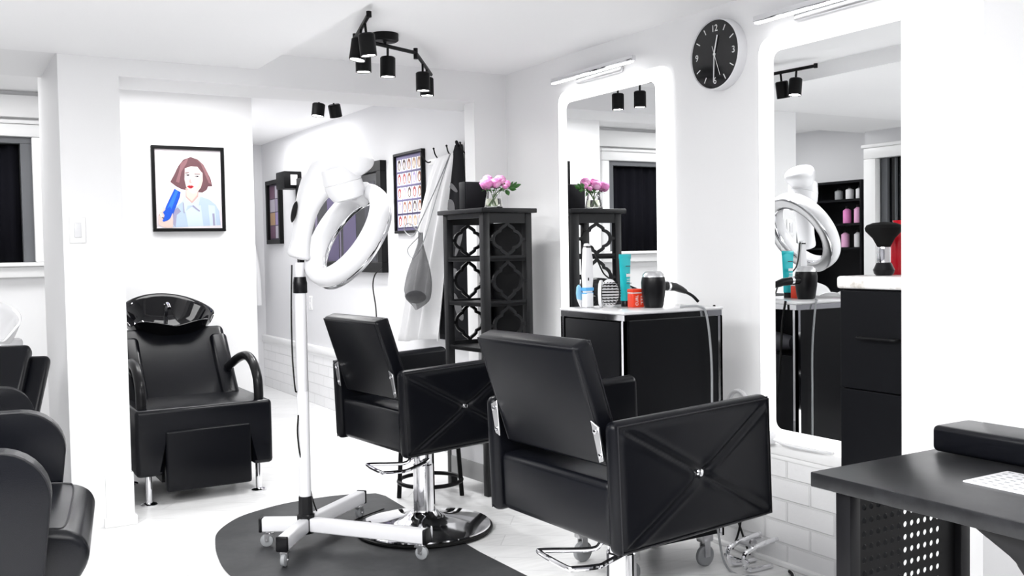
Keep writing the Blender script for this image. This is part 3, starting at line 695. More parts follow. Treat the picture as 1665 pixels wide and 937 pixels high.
# standing hair dryer
dy = empty('hair_dryer', on_st(.258, .15), 0.0, 'black hair dryer standing nose down on the station, handle pointing at the wall', 'hair dryer', 'black hair dryers')
b = B(); b.lathe([(0, 0), (.036, 0), (.040, .012), (.047, .060), (.049, .10), (.045, .122), (0, .122)], 32); b.build('body', BPLAS, dy)
b = B(); b.lathe([(0, .118), (.044, .118), (.041, .134), (.030, .145), (0, .148)], 28); b.build('filter_cap', STEEL, dy)
b = B(); b.tube([(.036, .0, .085), (.075, .008, .083), (.125, .018, .078), (.165, .025, .066), (.192, .03, .056)], [.017, .019, .017, .014, .010], 14); hn = b.build('handle', BPLAS, dy)
b = B(); b.lathe([(0, -.006), (.0195, -.006), (.0195, .006), (0, .006)], 16, basis((.082, .009, .083), (0, 1, 0), (0, 0, 1), (1, .15, -.03))); b.build('grip_ring', CHROME, hn)
b = B(); b.tube(smooth_path([(.19, .03, .056), (.235, .035, .036), (.26, .03, .012)], 5), .0065, 8); b.build('power_cord', RUBBER, dy)
# cable hanging down the side of the station
b = B(); b.tube(smooth_path([on_st(w-.165, .05, ZT+.005), on_st(w-.115, -.004, ZT+.006), on_st(w-.09, -.018, ZT-.03), on_st(w-.07, -.020, .85), on_st(w-.068, -.020, .65), on_st(w-.066, -.020, .40), on_st(w-.05, -.03, .15), on_st(w-.02, -.06, .006), on_st(w+.03, -.2, .006)], 8), .0045, 8)
setp(b.build('dryer_cable', GPLAS), 'grey cable hanging down the near side of the styling station', 'cable')
b = B(); b.tube(smooth_path([on_st(w+.012, .05, ZT+.004), on_st(w+.022, .06, .95), on_st(w+.018, .08, .75), on_st(w+.03, .10, .55), on_st(w+.05, .10, .495)], 8), .005, 8)
setp(b.build('power_cable', RUBBER), 'black cable behind the styling station, seen in the mirror', 'cable')
# charger box at the wall side
cbx = empty('charger_box', on_st(.385, .36), 0, 'white charger box with round blue button, seen in the mirror', 'box')
b = B(); b.box(-.03, .03, -.075, .075, 0, .045, .005, 3); b.build('body', WPLAS, cbx)
b = B(); b.lathe([(0, 0), (.011, 0), (.011, .002), (0, .003)], 20, basis((.0302, -.02, .022), (0, 1, 0), (0, 0, 1), (1, 0, 0))); b.build('button', BLUE, cbx)
# hair dryers lying on the rear shelf of the station
dy2 = empty('hair_dryer', on_st(w-.085, .20, .815), 0, 'black hair dryer lying in the rear shelf of the station, seen in the mirror', 'hair dryer', 'black hair dryers')
b = B(); b.lathe([(0, 0), (.028, 0), (.034, .03), (.043, .10), (.043, .15), (.035, .17), (0, .172)], 24, basis((0, -.10, .046), (1, 0, 0), (0, 0, 1), (0, 1, 0))); b.build('body', KEYG, dy2)
b = B(); b.tube([(0, .03, .05), (.01, .10, .07), (.0, .18, .12)], [.018, .018, .015], 12); b.build('handle', BPLAS, dy2)

# power adapter and white cables on the dado ledge
pa = empty('power_strip', (2.865, 2.845, .49), 0, 'white power adapter with cord on the brick ledge by the mirror', 'power adapter')
b = B(); b.box(-.025, .018, -.05, .05, 0, .05, .012, 3); b.build('body', WPLAS, pa)
b = B(); b.tube(smooth_path([(0, .05, .02), (-.01, .12, .012), (.0, .22, .010), (-.01, .32, .012)], 6), .006, 8); b.tube(smooth_path([(0, -.05, .02), (-.01, -.12, .012), (.0, -.25, .010), (.01, -.34, .012)], 6), .006, 8); b.build('power_cord', WPLAS, pa)
b = B(); b.tube([V((2.90, 3.03, .62))+V((0, .055*math.cos(t), .055*math.sin(t))) for t in [2*PI*k/28 for k in range(28)]], .010, 10, closed=True); b.box(2.895, 2.925, 3.01, 3.05, .49, .575, .004, 2)
setp(b.build('cable_coil', WPLAS), 'white coiled cable hanging on the wall above the near chair arm', 'cable')

# ------------------------------------------------------------------ quatrefoil tower
TC = V((2.45, 4.40, 0)); ta = math.radians(5); tx = V((math.cos(ta), math.sin(ta), 0)); TWx, TWy = .312, .395
tw = empty('shelf_tower', TC, ta, 'black shelf tower with quatrefoil fretwork, holding the flowers', 'shelf')
ZTW = 1.505
b = B(); b.box(-.022, TWx+.022, -.022, TWy+.022, ZTW-.024, ZTW, .004, 2); b.build('top', TOWERM, tw)
pw = .040
for x, y in ((0, 0), (TWx-pw, 0), (0, TWy-pw), (TWx-pw, TWy-pw)):
    b = B(); b.box(x, x+pw, y, y+pw, 0, ZTW-.024, .003, 2); b.build('leg', TOWERM, tw)
zs = [(1.257, 1.228), (1.02, .992), (.79, .752)]
for z1, z0 in zs:
    b = B(); b.box(.004, TWx-.004, .004, TWy-.004, z0, z0+.018, .002, 1); b.build('shelf_board', TOWERM, tw)
b = B(); b.box(TWx-.016, TWx-.002, .03, TWy-.03, .752, ZTW-.07); b.build('side_panel', PANEL, tw)
def quat(cx_, cz_, hw, hh):
    q = [(0, .985), (.10, .86), (.25, .755), (.36, .65), (.385, .52), (.53, .46), (.67, .33), (.75, .16), (.765, 0)]
    pts = []
    for sx_, sz_, rev in ((1, 1, 0), (1, -1, 1), (-1, -1, 0), (-1, 1, 1)):
        seq = q[::-1] if rev else q
        for u, v in seq[:-1]: pts.append((cx_+sx_*u*hw, cz_+sz_*v*hh))
    return pts
def fret(y, ax, name):
    b = B(); b.box(pw-.002, TWx-pw+.002, y, y+.014, ZTW-.078, ZTW-.024); fr = b.build(name, TOWERM, tw)
    for z1, z0 in zs: b = B(); b.box(pw-.002, TWx-pw+.002, y, y+.014, z0, z1); b.build('cross_rail', TOWERM, fr)
    tops = [ZTW-.078, zs[0][1], zs[1][1]]; bots = [zs[0][0], zs[1][0], zs[2][0]]
    for t_, bo in zip(tops, bots):
        b = B(); cx_, cz_ = TWx/2, (t_+bo)/2; hw, hh = (TWx-2*pw)/2, (t_-bo)/2
        b.strip([(u, y+.001, v) for u, v in quat(cx_, cz_, hw, hh)], .0165, (0, 1, 0), .012, closed=True)
        b.box(pw, cx_-.76*hw, y+.001, y+.013, cz_-.008, cz_+.008); b.box(cx_+.76*hw, TWx-pw, y+.001, y+.013, cz_-.008, cz_+.008)
        b.build('quatrefoil', TOWERM, fr)
fret(.004, 1, 'front_panel'); fret(TWy-.018, 1, 'rear_panel')
for z0, z1 in [(ZTW-.05, ZTW-.024)]+[(q, q+.022) for _, q in zs]: b = B(); b.box(.004, .018, pw-.002, TWy-pw+.002, z0, z1); b.build('shelf_edge', TOWERM, tw)
b = B(); b.box(.0, .016, pw, TWy-pw, .07, .165); b.box(pw, TWx-pw, .0, .016, .07, .165); b.box(.0, .014, pw, TWy-pw, .27, .30); b.box(.016, TWx-.016, .016, TWy-.016, .15, .165); b.build('lower_rail', GREYW, tw)
b = B(); b.box(.003, .012, pw, TWy-pw, .166, .27); b.build('lower_panel', WMETAL, tw)

# things on the tower
tl = lambda a, c: TC+tx*a+V((-tx.y, tx.x, 0))*c+V((0, 0, ZTW))
sb = empty('speaker_box', tl(.125, .27), ta-.1, 'black upright box behind the vase on the shelf tower', 'box')
b = B(); b.box(-.055, .085, 0, .07, 0, .155, .004, 2); b.build('cabinet', PANEL, sb)
b = B(); b.box(-.050, .080, -.004, .002, .005, .150, .003, 2); b.build('front_cloth', BCLOTH, sb)
vp = tl(.125, .085)
va = empty('flower_vase', vp, 0, 'clear glass vase with water on the shelf tower', 'vase')
b = B(); b.lathe([(0, 0), (.046, 0), (.050, .006), (.047, .03), (.040, .065), (.036, .085), (.038, .094), (.0355, .094), (.0335, .085), (.0375, .064), (.0445, .03), (.046, .010), (0, .008)], 32); b.build('glass', GLASS, va)
b = B(); b.lathe([(0, .009), (.0445, .011), (.043, .03), (.0395, .052), (0, .052)], 32); b.build('water', WATER, va)
def petal_ball(b, c, r, n=46, mi2=1):
    for i in range(n):
        t = i/(n-1); ph = i*2.39996; pol = math.acos(1-1.55*t)
        d = V((math.sin(pol)*math.cos(ph), math.sin(pol)*math.sin(ph), math.cos(pol)))
        up = V((0, 0, 1)) if abs(d.z) < .95 else V((1, 0, 0))
        u = d.cross(up).normalized(); w = u.cross(d)
        rr = r*(.62+.40*t+random.uniform(-.05, .05)); s = r*(.42+.20*t)
        b.mi = 1 if random.random() < .4 else 0
        def pf(a, e):
            x = (a-.5)*2; y = (e-.5)*2
            f = 1-.28*x*x
            return c+d*(rr-.30*s*(x*x)-.15*s*y*y+.08*s*math.sin(5*x))+u*x*s*(1-.25*y*y)+w*y*s*f
        b.grid(pf, 4, 4)
    b.mi = 0
FL = [(V((-.052, -.02, .128)), .034), (V((-.020, .02, .155)), .026), (V((.000, -.02, .132)), .030), (V((.048, .01, .150)), .032), (V((.075, -.015, .130)), .022), (V((.052, -.035, .112)), .014)]
lbl = ['pink peony lowest at the left of the vase', 'small pink peony at the top left of the bouquet', 'pink peony in the middle front of the bouquet', 'full pink peony at the top right of the bouquet', 'pink peony at the right, overlapping the full bloom', 'small closed pink peony bud low on the right']
for (c, r), lb in zip(FL, lbl):
    f = empty('peony', vp, 0, lb, 'flower', 'peonies in the vase')
    foot = V((-c.x*.30, -c.y*.3, .014)); mid = V((c.x*.30, c.y*.3, .085))
    b = B(); b.tube(smooth_path([foot, mid, c], 6), .0022, 6); b.build('stem', STEMG, f)
    b = B(); petal_ball(b, c+V((0, 0, .004)), r); b.build('blossom', [PINK, PINK2], f, angle=60, solid=.0006)
    for k in range(3):
        d = V((c.x+random.uniform(-.05, .05), c.y+random.uniform(-.06, .02), 0)); d = d.normalized() if d.length > 0 else V((1, 0, 0)); s = V((-d.y, d.x, 0))
        st_ = mid.lerp(c, .15+.2*k); L = random.uniform(.035, .055)
        b = B(); b.grid(lambda a, e: st_+d*(a*L)+s*((e-.5)*.022*math.sin(PI*min(.98, a+.05)))+V((0, 0, .012*math.sin(a*2.6)-.01*a)), 6, 2); b.build('leaf', LEAFG, f, angle=60, solid=.0006)
sg = empty('leaf_sprig', vp, 0, 'green leaf sprig leaning out to the right of the bouquet', 'flower')
b = B(); b.tube(smooth_path([(-.02, 0, .014), (.035, -.01, .09), (.085, -.02, .108), (.115, -.02, .112)], 5), .002, 6); b.build('stem', STEMG, sg)
for (px, pz, dx, dz, L) in ((.085, .108, .5, .9, .045), (.085, .108, .9, -.15, .042), (.105, .112, .95, .35, .055), (.10, .112, .75, .75, .045), (.065, .10, .3, -.7, .035), (.06, .10, -.2, .9, .04)):
    d = V((dx, -.2, dz)).normalized(); s = V((d.z, .5, -d.x)).normalized(); st_ = V((px, -.02, pz))
    b = B(); b.grid(lambda a, e: st_+d*(a*L)+s*((e-.5)*.024*math.sin(PI*min(.99, a+.03)))+V((0, -.005*math.sin(a*3), 0)), 6, 2); b.build('leaf', LEAFG, sg, angle=60, solid=.0006)
b = B(); b.mi = 0
# ------------------------------------------------------------------ stool behind
b = None
so = empty('stool', (2.215, 4.60, 0), 0, 'black metal stool with foot ring behind the second styling chair', 'stool')
b = B(); b.lathe([(0, .50), (.15, .50), (.165, .51), (.165, .54), (.15, .555), (0, .56)], 32); b.build('seat', LEATH, so)
for k, a in enumerate((160, 64, 330, 248)):
    c, s = math.cos(math.radians(a)), math.sin(math.radians(a))
    b = B(); b.tube([(.165*c, .165*s, .0), (.15*c, .15*s, .25), (.12*c, .12*s, .51)], .012, 10); b.build('leg', BMETAL, so)
b = B(); b.tube([(.165*math.cos(t), .165*math.sin(t), .085) for t in [2*PI*k/40 for k in range(40)]], .011, 8, closed=True); b.build('foot_ring', BMETAL, so)

# ------------------------------------------------------------------ picture on recess wall
def frame_thing(name, u0, u1, v0, v1, wd, dp, O, ux_, label, cat, group=None, m=BMETAL):
    """frame on a wall: origin O, ux_ = viewer's right, up z, normal toward viewer"""
    ux_ = V(ux_); nz = ux_.cross(V((0, 0, 1)))
    M = basis(O, ux_, (0, 0, 1), nz)
    r = bpy.data.objects.new(name, None); C.objects.link(r); r.matrix_world = M; setp(r, label, cat, group)
    b = B(); b.box(u0, u1, v1-wd, v1, 0, dp, .002, 1); b.box(u0, u1, v0, v0+wd, 0, dp, .002, 1); b.box(u0, u0+wd, v0+wd, v1-wd, 0, dp, .002, 1); b.box(u1-wd, u1, v0+wd, v1-wd, 0, dp, .002, 1); b.build('frame', m, r)
    return r
pc = frame_thing('framed_picture', 0, .468, 0, .562, .021, .03, (1.253, 6.688, 1.447), (1, 0, 0), 'black framed portrait of a short haired woman holding a blue tool', 'picture')
def C_(r, g, b_, n): return mat(n, (r, g, b_), .6, spec=.2)
pm = [C_(.84, .78, .81, 'print pink white'), C_(.17, .085, .095, 'print hair'), C_(.30, .15, .165, 'print hair light'), C_(.80, .60, .54, 'print skin'), C_(.86, .71, .66, 'print skin light'), C_(.47, .58, .72, 'print shirt'), C_(.60, .70, .80, 'print shirt light'), C_(.55, .03, .04, 'print lips'), C_(.06, .05, .06, 'print dark'), C_(.02, .10, .62, 'print blue'), C_(.04, .20, .80, 'print blue light'), C_(.62, .42, .38, 'print shade'), C_(.34, .33, .48, 'print violet'), C_(.86, .86, .86, 'print white')]
b = B(); b.mi = 0; b.box(.02, .448, .02, .542, .004, .012)
lay = [0]
def pp(mi, pts):
    b.mi = mi; lay[0] += 1
    f = lambda x, y: (.021+(x-115)/600*.426, .541-(y-118-(x-115)*.045)/ (715-.0)*.520, .0122+lay[0]*.00012)
    b.poly([f(x, y) for x, y in pts])
def ell(cx_, cy_, a, c, n=18, rot=0): return [(cx_+a*math.cos(t)*math.cos(rot)-c*math.sin(t)*math.sin(rot), cy_+a*math.cos(t)*math.sin(rot)+c*math.sin(t)*math.cos(rot)) for t in [-2*PI*k/n for k in range(n)]]
pp(5, [(262, 832), (258, 700), (300, 640), (355, 600), (430, 640), (520, 560), (600, 590), (660, 640), (690, 700), (700, 832)])
pp(6, [(400, 832), (380, 690), (440, 650), (520, 640), (540, 832)]); pp(6, [(600, 832), (590, 640), (650, 650), (660, 832)])
pp(12, [(262, 800), (262, 690), (310, 650), (340, 690), (300, 720), (285, 832)]); pp(12, [(630, 832), (625, 720), (645, 720), (650, 832)])
pp(1, [(440, 198), (372, 222), (325, 280), (290, 350), (250, 420), (300, 460), (350, 488), (400, 500), (500, 520), (540, 524), (580, 500), (592, 470), (632, 470), (618, 400), (588, 335), (555, 270), (505, 222)])
pp(11, [(385, 480), (385, 560), (440, 620), (500, 560), (505, 470)])
pp(3, [(390, 500), (392, 555), (440, 600), (490, 545), (500, 480)])
pp(4, [(385, 300), (378, 400), (392, 470), (425, 520), (455, 534), (490, 520), (525, 480), (545, 420), (545, 330), (520, 280), (440, 260)])
pp(3, [(470, 520), (525, 480), (545, 420), (540, 360), (515, 430)])
pp(1, [(440, 198), (372, 222), (325, 280), (320, 330), (380, 330), (385, 300), (440, 282), (500, 288), (530, 330), (548, 350), (552, 270), (505, 222)])
pp(2, [(420, 206), (350, 250), (330, 330), (300, 420), (330, 430), (352, 330), (400, 260)]); pp(2, [(470, 206), (530, 260), (560, 340), (600, 440), (625, 450), (590, 340), (545, 262)])
pp(8, ell(408, 362, 17, 7)); pp(8, ell(492, 376, 17, 7)); pp(13, ell(400, 363, 4, 3, 8)); pp(13, ell(485, 377, 4, 3, 8))
pp(1, [(385, 340), (420, 335), (424, 341), (388, 348)]); pp(1, [(470, 350), (520, 352), (520, 359), (472, 357)])
pp(11, [(425, 400), (418, 428), (432, 436), (450, 432), (436, 424), (434, 400)])
pp(7, [(398, 464), (420, 455), (432, 459), (442, 456), (462, 468), (440, 484), (420, 482)]); pp(8, [(400, 465), (430, 468), (460, 469), (430, 471)])
pp(6, [(375, 540), (350, 600), (365, 690), (375, 700), (400, 640), (440, 640), (500, 700), (510, 690), (500, 640), (520, 560), (440, 620), (400, 590)])
pp(12, [(355, 600), (362, 705), (370, 708), (366, 620)]); pp(12, [(440, 645), (505, 700), (512, 690), (450, 635)])
pp(13, [(275, 478), (290, 485), (350, 515), (372, 500), (360, 560), (345, 530), (300, 500)])
pp(9, [(285, 483), (340, 515), (330, 560), (255, 740), (180, 780), (165, 760), (205, 640), (240, 570)])
pp(10, [(297, 492), (318, 506), (225, 735), (200, 745), (215, 660)])
pp(3, [(135, 720), (165, 650), (180, 640), (200, 665), (180, 690), (195, 720), (180, 740), (192, 760), (170, 775), (230, 770), (262, 700), (265, 760), (262, 832), (190, 832), (135, 800)])
pp(9, [(175, 690), (240, 640), (262, 690), (225, 760), (182, 778), (170, 768), (190, 720)])
pp(8, [(140, 712), (150, 706), (185, 745), (180, 752)]); pp(4, ell(165, 668, 14, 26, 14, .5)); pp(4, ell(160, 715, 12, 22, 14, -.5))
b.build('print', pm, pc, recalc=False, angle=10)
b = B(); b.box(.018, .450, .018, .544, .0185, .0195); b.build('glazing', mat('picture glass', (1, 1, 1), .02, trans=1., ior=1.05), pc)

# ------------------------------------------------------------------ back room, right wall pieces (x = 2.82 face)
XB = 2.82
def bframe(name, y_far, y_near, z0, z1, wd, dp, label, cat, m=BMETAL):
    # viewer looks to +x: right is -y
    return frame_thing(name, 0, y_far-y_near, 0, z1-z0, wd, dp, (XB, y_far, z0), (0, -1, 0), label, cat, m=m), y_far-y_near, z1-z0
r, wd_, hh_ = bframe('framed_poster', 6.29, 5.83, 1.415, 1.965, .018, .03, 'framed poster of hair colour swatches in rows beside the white gown', 'poster')
sw_ = [C_(.84, .82, .85, 'poster paper'), C_(.10, .09, .16, 'poster dark blue'), C_(.07, .05, .05, 'swatch black'), C_(.22, .09, .06, 'swatch copper'), C_(.26, .05, .06, 'swatch red'), C_(.36, .24, .15, 'swatch blond'), C_(.80, .62, .56, 'swatch skin'), C_(.30, .24, .42, 'swatch violet'), C_(.20, .18, .30, 'poster slate blue')]
b = B(); b.mi = 1; b.box(.017, wd_-.017, .017, hh_-.017, .004, .012)
b.mi = 8; b.poly([(.026, .026, .0124), (wd_-.026, .026, .0124), (wd_-.026, hh_-.026, .0124), (.026, hh_-.026, .0124)])
rows, cols = 5, 5; gw, gh = (wd_-.06)/cols, (hh_-.07)/rows
for i in range(rows):
    b.mi = 1; z = .034+i*gh; b.poly([(.028, z-.010, .0126), (wd_-.028, z-.010, .0126), (wd_-.028, z+.004, .0126), (.028, z+.004, .0126)])
    if i < 2: b.poly([(.028, z, .0126), (wd_-.028, z, .0126), (wd_-.028, z+gh-.01, .0126), (.028, z+gh-.01, .0126)])
    for j in range(cols):
        x = .030+j*gw; cx_ = x+gw/2; cz_ = z+gh/2
        b.mi = 0; b.poly([(x+.006, z+.008, .0128), (x+gw-.006, z+.008, .0128), (x+gw-.006, z+gh-.008, .0128), (x+.006, z+gh-.008, .0128)])
        b.mi = random.choice((2, 3, 4, 5, 7, 2, 3)); b.poly([(cx_+gw*.34*math.cos(t), cz_+gh*.38*math.sin(t)+gh*.03, .0130) for t in [2*PI*k/14 for k in range(14)]])
        b.mi = 6; b.poly([(cx_+gw*.17*math.cos(t), cz_-gh*.03+gh*.24*math.sin(t), .0132) for t in [2*PI*k/12 for k in range(12)]])
b.build('print', sw_, r, recalc=False, angle=10)
r, wd_, hh_ = bframe('dark_wall_panel', 8.35, 6.47, 1.14, 1.945, .075, .05, 'large black framed dark glass panel behind the hair processor', 'wall panel')
b = B(); b.box(.06, wd_-.06, .06, hh_-.06, .006, .018); b.build('dark_glass', mat('dark panel glass', (.012, .012, .016), .12), r)
pv = [C_(.10, .085, .15, 'dim violet'), C_(.055, .055, .065, 'dim slate'), C_(.16, .14, .20, 'pale violet')]
b = B()
for k, (u0, u1, mi) in enumerate(((.12, .34, 1), (.40, .46, 2), (.70, .95, 0), (.97, 1.0, 2), (1.05, 1.32, 0), (1.50, 1.70, 1))):
    b.mi = mi; b.box(u0, u1, .085, hh_-.085-.05*(k % 2), .018, .0195)
b.build('violet_strips', pv, r, angle=10)  # flat violet and slate strips set on the dark glass
r, wd_, hh_ = bframe('framed_poster', 9.28, 8.86, 1.385, 1.985, .04, .04, 'narrow framed photo collage on the far part of the grey wall', 'poster')
b = B(); b.mi = 1; b.box(.03, wd_-.03, .03, hh_-.03, .004, .012)
for i in range(4):
    for j in range(2):
        b.mi = (2, 0, 5, 7, 0, 6, 2, 0)[i*2+j]; x0 = .05+j*(wd_-.1)/2; z0 = .05+i*(hh_-.1)/4
        b.poly([(x0+.004, z0+.004, .0126), (x0+(wd_-.1)/2-.004, z0+.004, .0126), (x0+(wd_-.1)/2-.004, z0+(hh_-.1)/4-.004, .0126), (x0+.004, z0+(hh_-.1)/4-.004, .0126)])
b.build('print', [C_(.40, .37, .43, 'collage pale'), C_(.06, .05, .07, 'collage dark'), C_(.14, .08, .12, 'collage plum'), 0 or sw_[3], sw_[4], sw_[5], C_(.32, .28, .38, 'collage lilac'), sw_[7]], r, recalc=False, angle=10)
ws = empty('wall_speaker', (XB, 8.45, 1.86), 0, 'small black box with white label mounted beside the collage', 'speaker')
b = B(); b.box(-.16, -.0, -.13, .10, .0, .15, .008, 2); b.build('cabinet', BMETAL, ws)
b = B(); b.box(-.03, 0, -.02, .25, .05, .10); b.build('bracket', BMETAL, ws)
b = B(); b.box(-.10, -.04, -.1325, -.1295, .03, .12); b.build('label_plate', WTEXT, ws)
# outlet on the grey wall
ol = empty('wall_outlet', (XB, 8.15, .80), 0, 'white outlet plate low on the grey wall behind the pole', 'outlet')
b = B(); b.box(-.008, 0, -.04, .04, 0, .12, .002, 1); b.build('plate', TRIM, ol)
b = B(); b.box(-.011, -.007, -.017, .017, .015, .05, .003, 1); b.box(-.011, -.007, -.017, .017, .07, .105, .003, 1); b.build('socket', WPLAS, ol)
# coat rail with hooks
ck_ = empty('coat_hook', (XB, 5.5, 1.90), 0, 'black wire coat hooks on the grey wall holding the gown and apron', 'coat hook')
for y in (-.30, -.12, .06, .24):
    b = B(); b.tube(smooth_path([(0, y, -.03), (-.03, y, -.035), (-.055, y+.01, -.005), (-.062, y+.02, .035)], 5), .0045, 8); b.ball((-.062, y+.02, .036), .008, 1); b.build('hook_prong', BMETAL, ck_)
b = B(); b.box(-.006, 0, -.33, .27, -.05, -.015); b.build('rail', TRIM, ck_)

def drape(b, y0t, y1t, y0b, y1b, zt, zb, depth=.10, folds=5, amp=.022, pt=.65, ph=0., sag=.0, wall=XB):
    def fn(u, v):
        k = v**pt
        y = (y0t+(y1t-y0t)*u)*(1-k)+(y0b+(y1b-y0b)*u)*k
        dp = (.018+depth*math.sin(PI*u)*(.25+.75*k))
        x = wall-.012-dp-amp*k*(1+math.sin(u*folds*2*PI+ph+1.2*v))
        z = zt+(zb-zt)*v-sag*math.sin(PI*u)*(1-v)+.012*math.sin(u*9+ph)*v
        return V((x, y, z))
    b.grid(fn, 60, 30)
gw_ = empty('white_gown', (XB, 5.62, 1.86), 0, 'white cutting gown hanging from the wire hooks', 'gown'); bpy.context.view_layer.update()
b = B(); drape(b, 5.58, 5.25, 6.03, 5.50, 1.90, .72, .14, 5, .034, .7, .4, .02); kid(b.build('gown_body', CLOTH, solid=.004, angle=80), gw_)
ap = empty('black_apron', (XB, 5.32, 1.86), 0, 'black apron printed with grey combs, hanging beside the opening', 'apron'); bpy.context.view_layer.update()
def apf(u, v):
    k = min(1., v*1.6)**.7
    y = 5.285+.075*k+(.5-u)*(.09+.29*k) ; x = XB-.035-.012*(1+math.sin(u*9+v*2))*k-.02*math.sin(PI*u); z = 1.93-v*1.2
    return V((x, y, z))
b = B(); b.grid(apf, 30, 30); kid(b.build('apron_body', BCLOTH, solid=.005, angle=80), ap)
def apr(pts, off=.006): return [apf(u, v)+V((-off, 0, 0)) for u, v in pts]
def rell(cu, cv, a, c, rot, n=22): return [(cu+a*math.cos(t)*math.cos(rot)-c*math.sin(t)*math.sin(rot), cv+(a*math.cos(t)*math.sin(rot)+c*math.sin(t)*math.cos(rot))*.32) for t in [2*PI*k/n for k in range(n)]]
for cu, cv, a, c, rot in ((.45, .21, .45, .05, .25), (.42, .31, .30, .12, .30), (.85, .36, .22, .06, .4), (.36, .46, .10, .30, .35), (.80, .50, .07, .26, .45), (.5, .66, .36, .09, -.3), (.3, .78, .09, .3, .2), (.75, .82, .1, .26, -.4)):
    b = B(); b.poly(apr(rell(cu, cv, a*.75, c*.9, rot))); kid(b.build('comb_print', PRINTG, angle=10), ap)
b = B(); b.tube(smooth_path([(XB-.02, 5.33, 1.92), (XB-.05, 5.29, 1.95), (XB-.05, 5.26, 1.92)], 5), .009, 8); kid(b.build('neck_loop', BCLOTH), ap)
# smoky mesh bag
mb = empty('mesh_bag', (XB, 5.55, .95), 0, 'grey see through mesh bag hanging left of the shelf tower', 'bag'); bpy.context.view_layer.update()
BX, BY = XB-.29, 5.315
def bagf(u, v):
    t = 2*PI*u; wv = .020+.098*max(0., math.sin(min(1., v)*PI*.60)-.25)**1.2*1.3
    if v > .84: wv *= 1-.8*((v-.84)/.16)**2
    return V((BX+wv*.6*math.cos(t)*(1+.14*math.sin(3*t+5*v)), BY+.11*v*v+wv*1.1*math.sin(t)*(1+.16*math.sin(4*t+3+4*v)), 1.40-v*.44+.03*math.sin(t)*v))
b = B(); b.grid(bagf, 40, 26, closeu=True); kid(b.build('bag_body', MESHB, angle=80), mb)
b = B(); b.ball((BX, BY+.09, 1.01), .066, 3, (.8, 1.5, .60)); kid(b.build('bag_content', BCLOTH), mb)
b = B(); b.tube(smooth_path([(BX, BY, 1.39), (BX-.02, BY+.12, 1.46), (BX-.02, BY+.19, 1.42), (BX-.02, BY+.07, 1.38), (BX-.02, BY-.06, 1.48), (BX+.10, BY-.05, 1.70), (BX+.22, BY+.02, 1.88)], 7), .0035, 7); b.tube(smooth_path([(BX, BY+.02, 1.38), (BX-.02, BY+.15, 1.30), (BX-.02, BY+.06, 1.25), (BX, BY-.05, 1.36), (BX+.1, BY-.04, 1.64), (BX+.22, BY+.02, 1.88)], 7), .003, 7); kid(b.build('drawstring', GPLAS), mb)
b = B(); b.tube(smooth_path([(XB-.32, 5.84, 1.19), (XB-.32, 5.96, 1.14), (XB-.32, 6.0, 1.06), (XB-.32, 5.96, .93), (XB-.32, 5.94, .80), (XB-.32, 5.86, .70), (XB-.32, 5.74, .645), (XB-.32, 5.60, .62)], 7), .0045, 8); b.tube(smooth_path([(XB-.32, 5.92, .745), (XB-.32, 5.80, .73), (XB-.32, 5.68, .68), (XB-.32, 5.62, .64)], 6), .004, 8)
setp(b.build('appliance_cord', RUBBER), 'thin black cord looping down over the white gown', 'cable')
# white jacket at the far end
jk = empty('white_jacket', (2.5, 9.45, 1.9), 0, 'white jacket hanging from a black peg board at the far end', 'jacket'); bpy.context.view_layer.update()
b = B()
def jf(u, v): 
    k = v**.7; x = 2.44+(u-.5)*(.16+.30*k); return V((x, 9.44-.03-.06*math.sin(PI*u)-.014*math.sin(u*24), 1.90-v*1.12))
b.grid(jf, 36, 20); kid(b.build('jacket_body', CLOTH, solid=.004, angle=80), jk)
b = B(); b.tube(smooth_path([(2.56, 9.36, 1.84), (2.64, 9.34, 1.50), (2.70, 9.33, 1.1), (2.71, 9.33, .80)], 5), [.055]*5+[.05]*5+[.045]*6, 12, flat=(1, .6)); kid(b.build('sleeve', CLOTH, angle=80), jk)
b = B(); b.box(2.05, 2.63, 9.46, 9.5, 1.88, 2.02, .004, 2); b.box(2.2, 2.22, 9.42, 9.47, 1.90, 1.92); b.box(2.44, 2.46, 9.40, 9.47, 1.90, 1.92); setp(b.build('peg_board', BMETAL), 'black peg board on the far wall above the white jacket', 'coat rack')

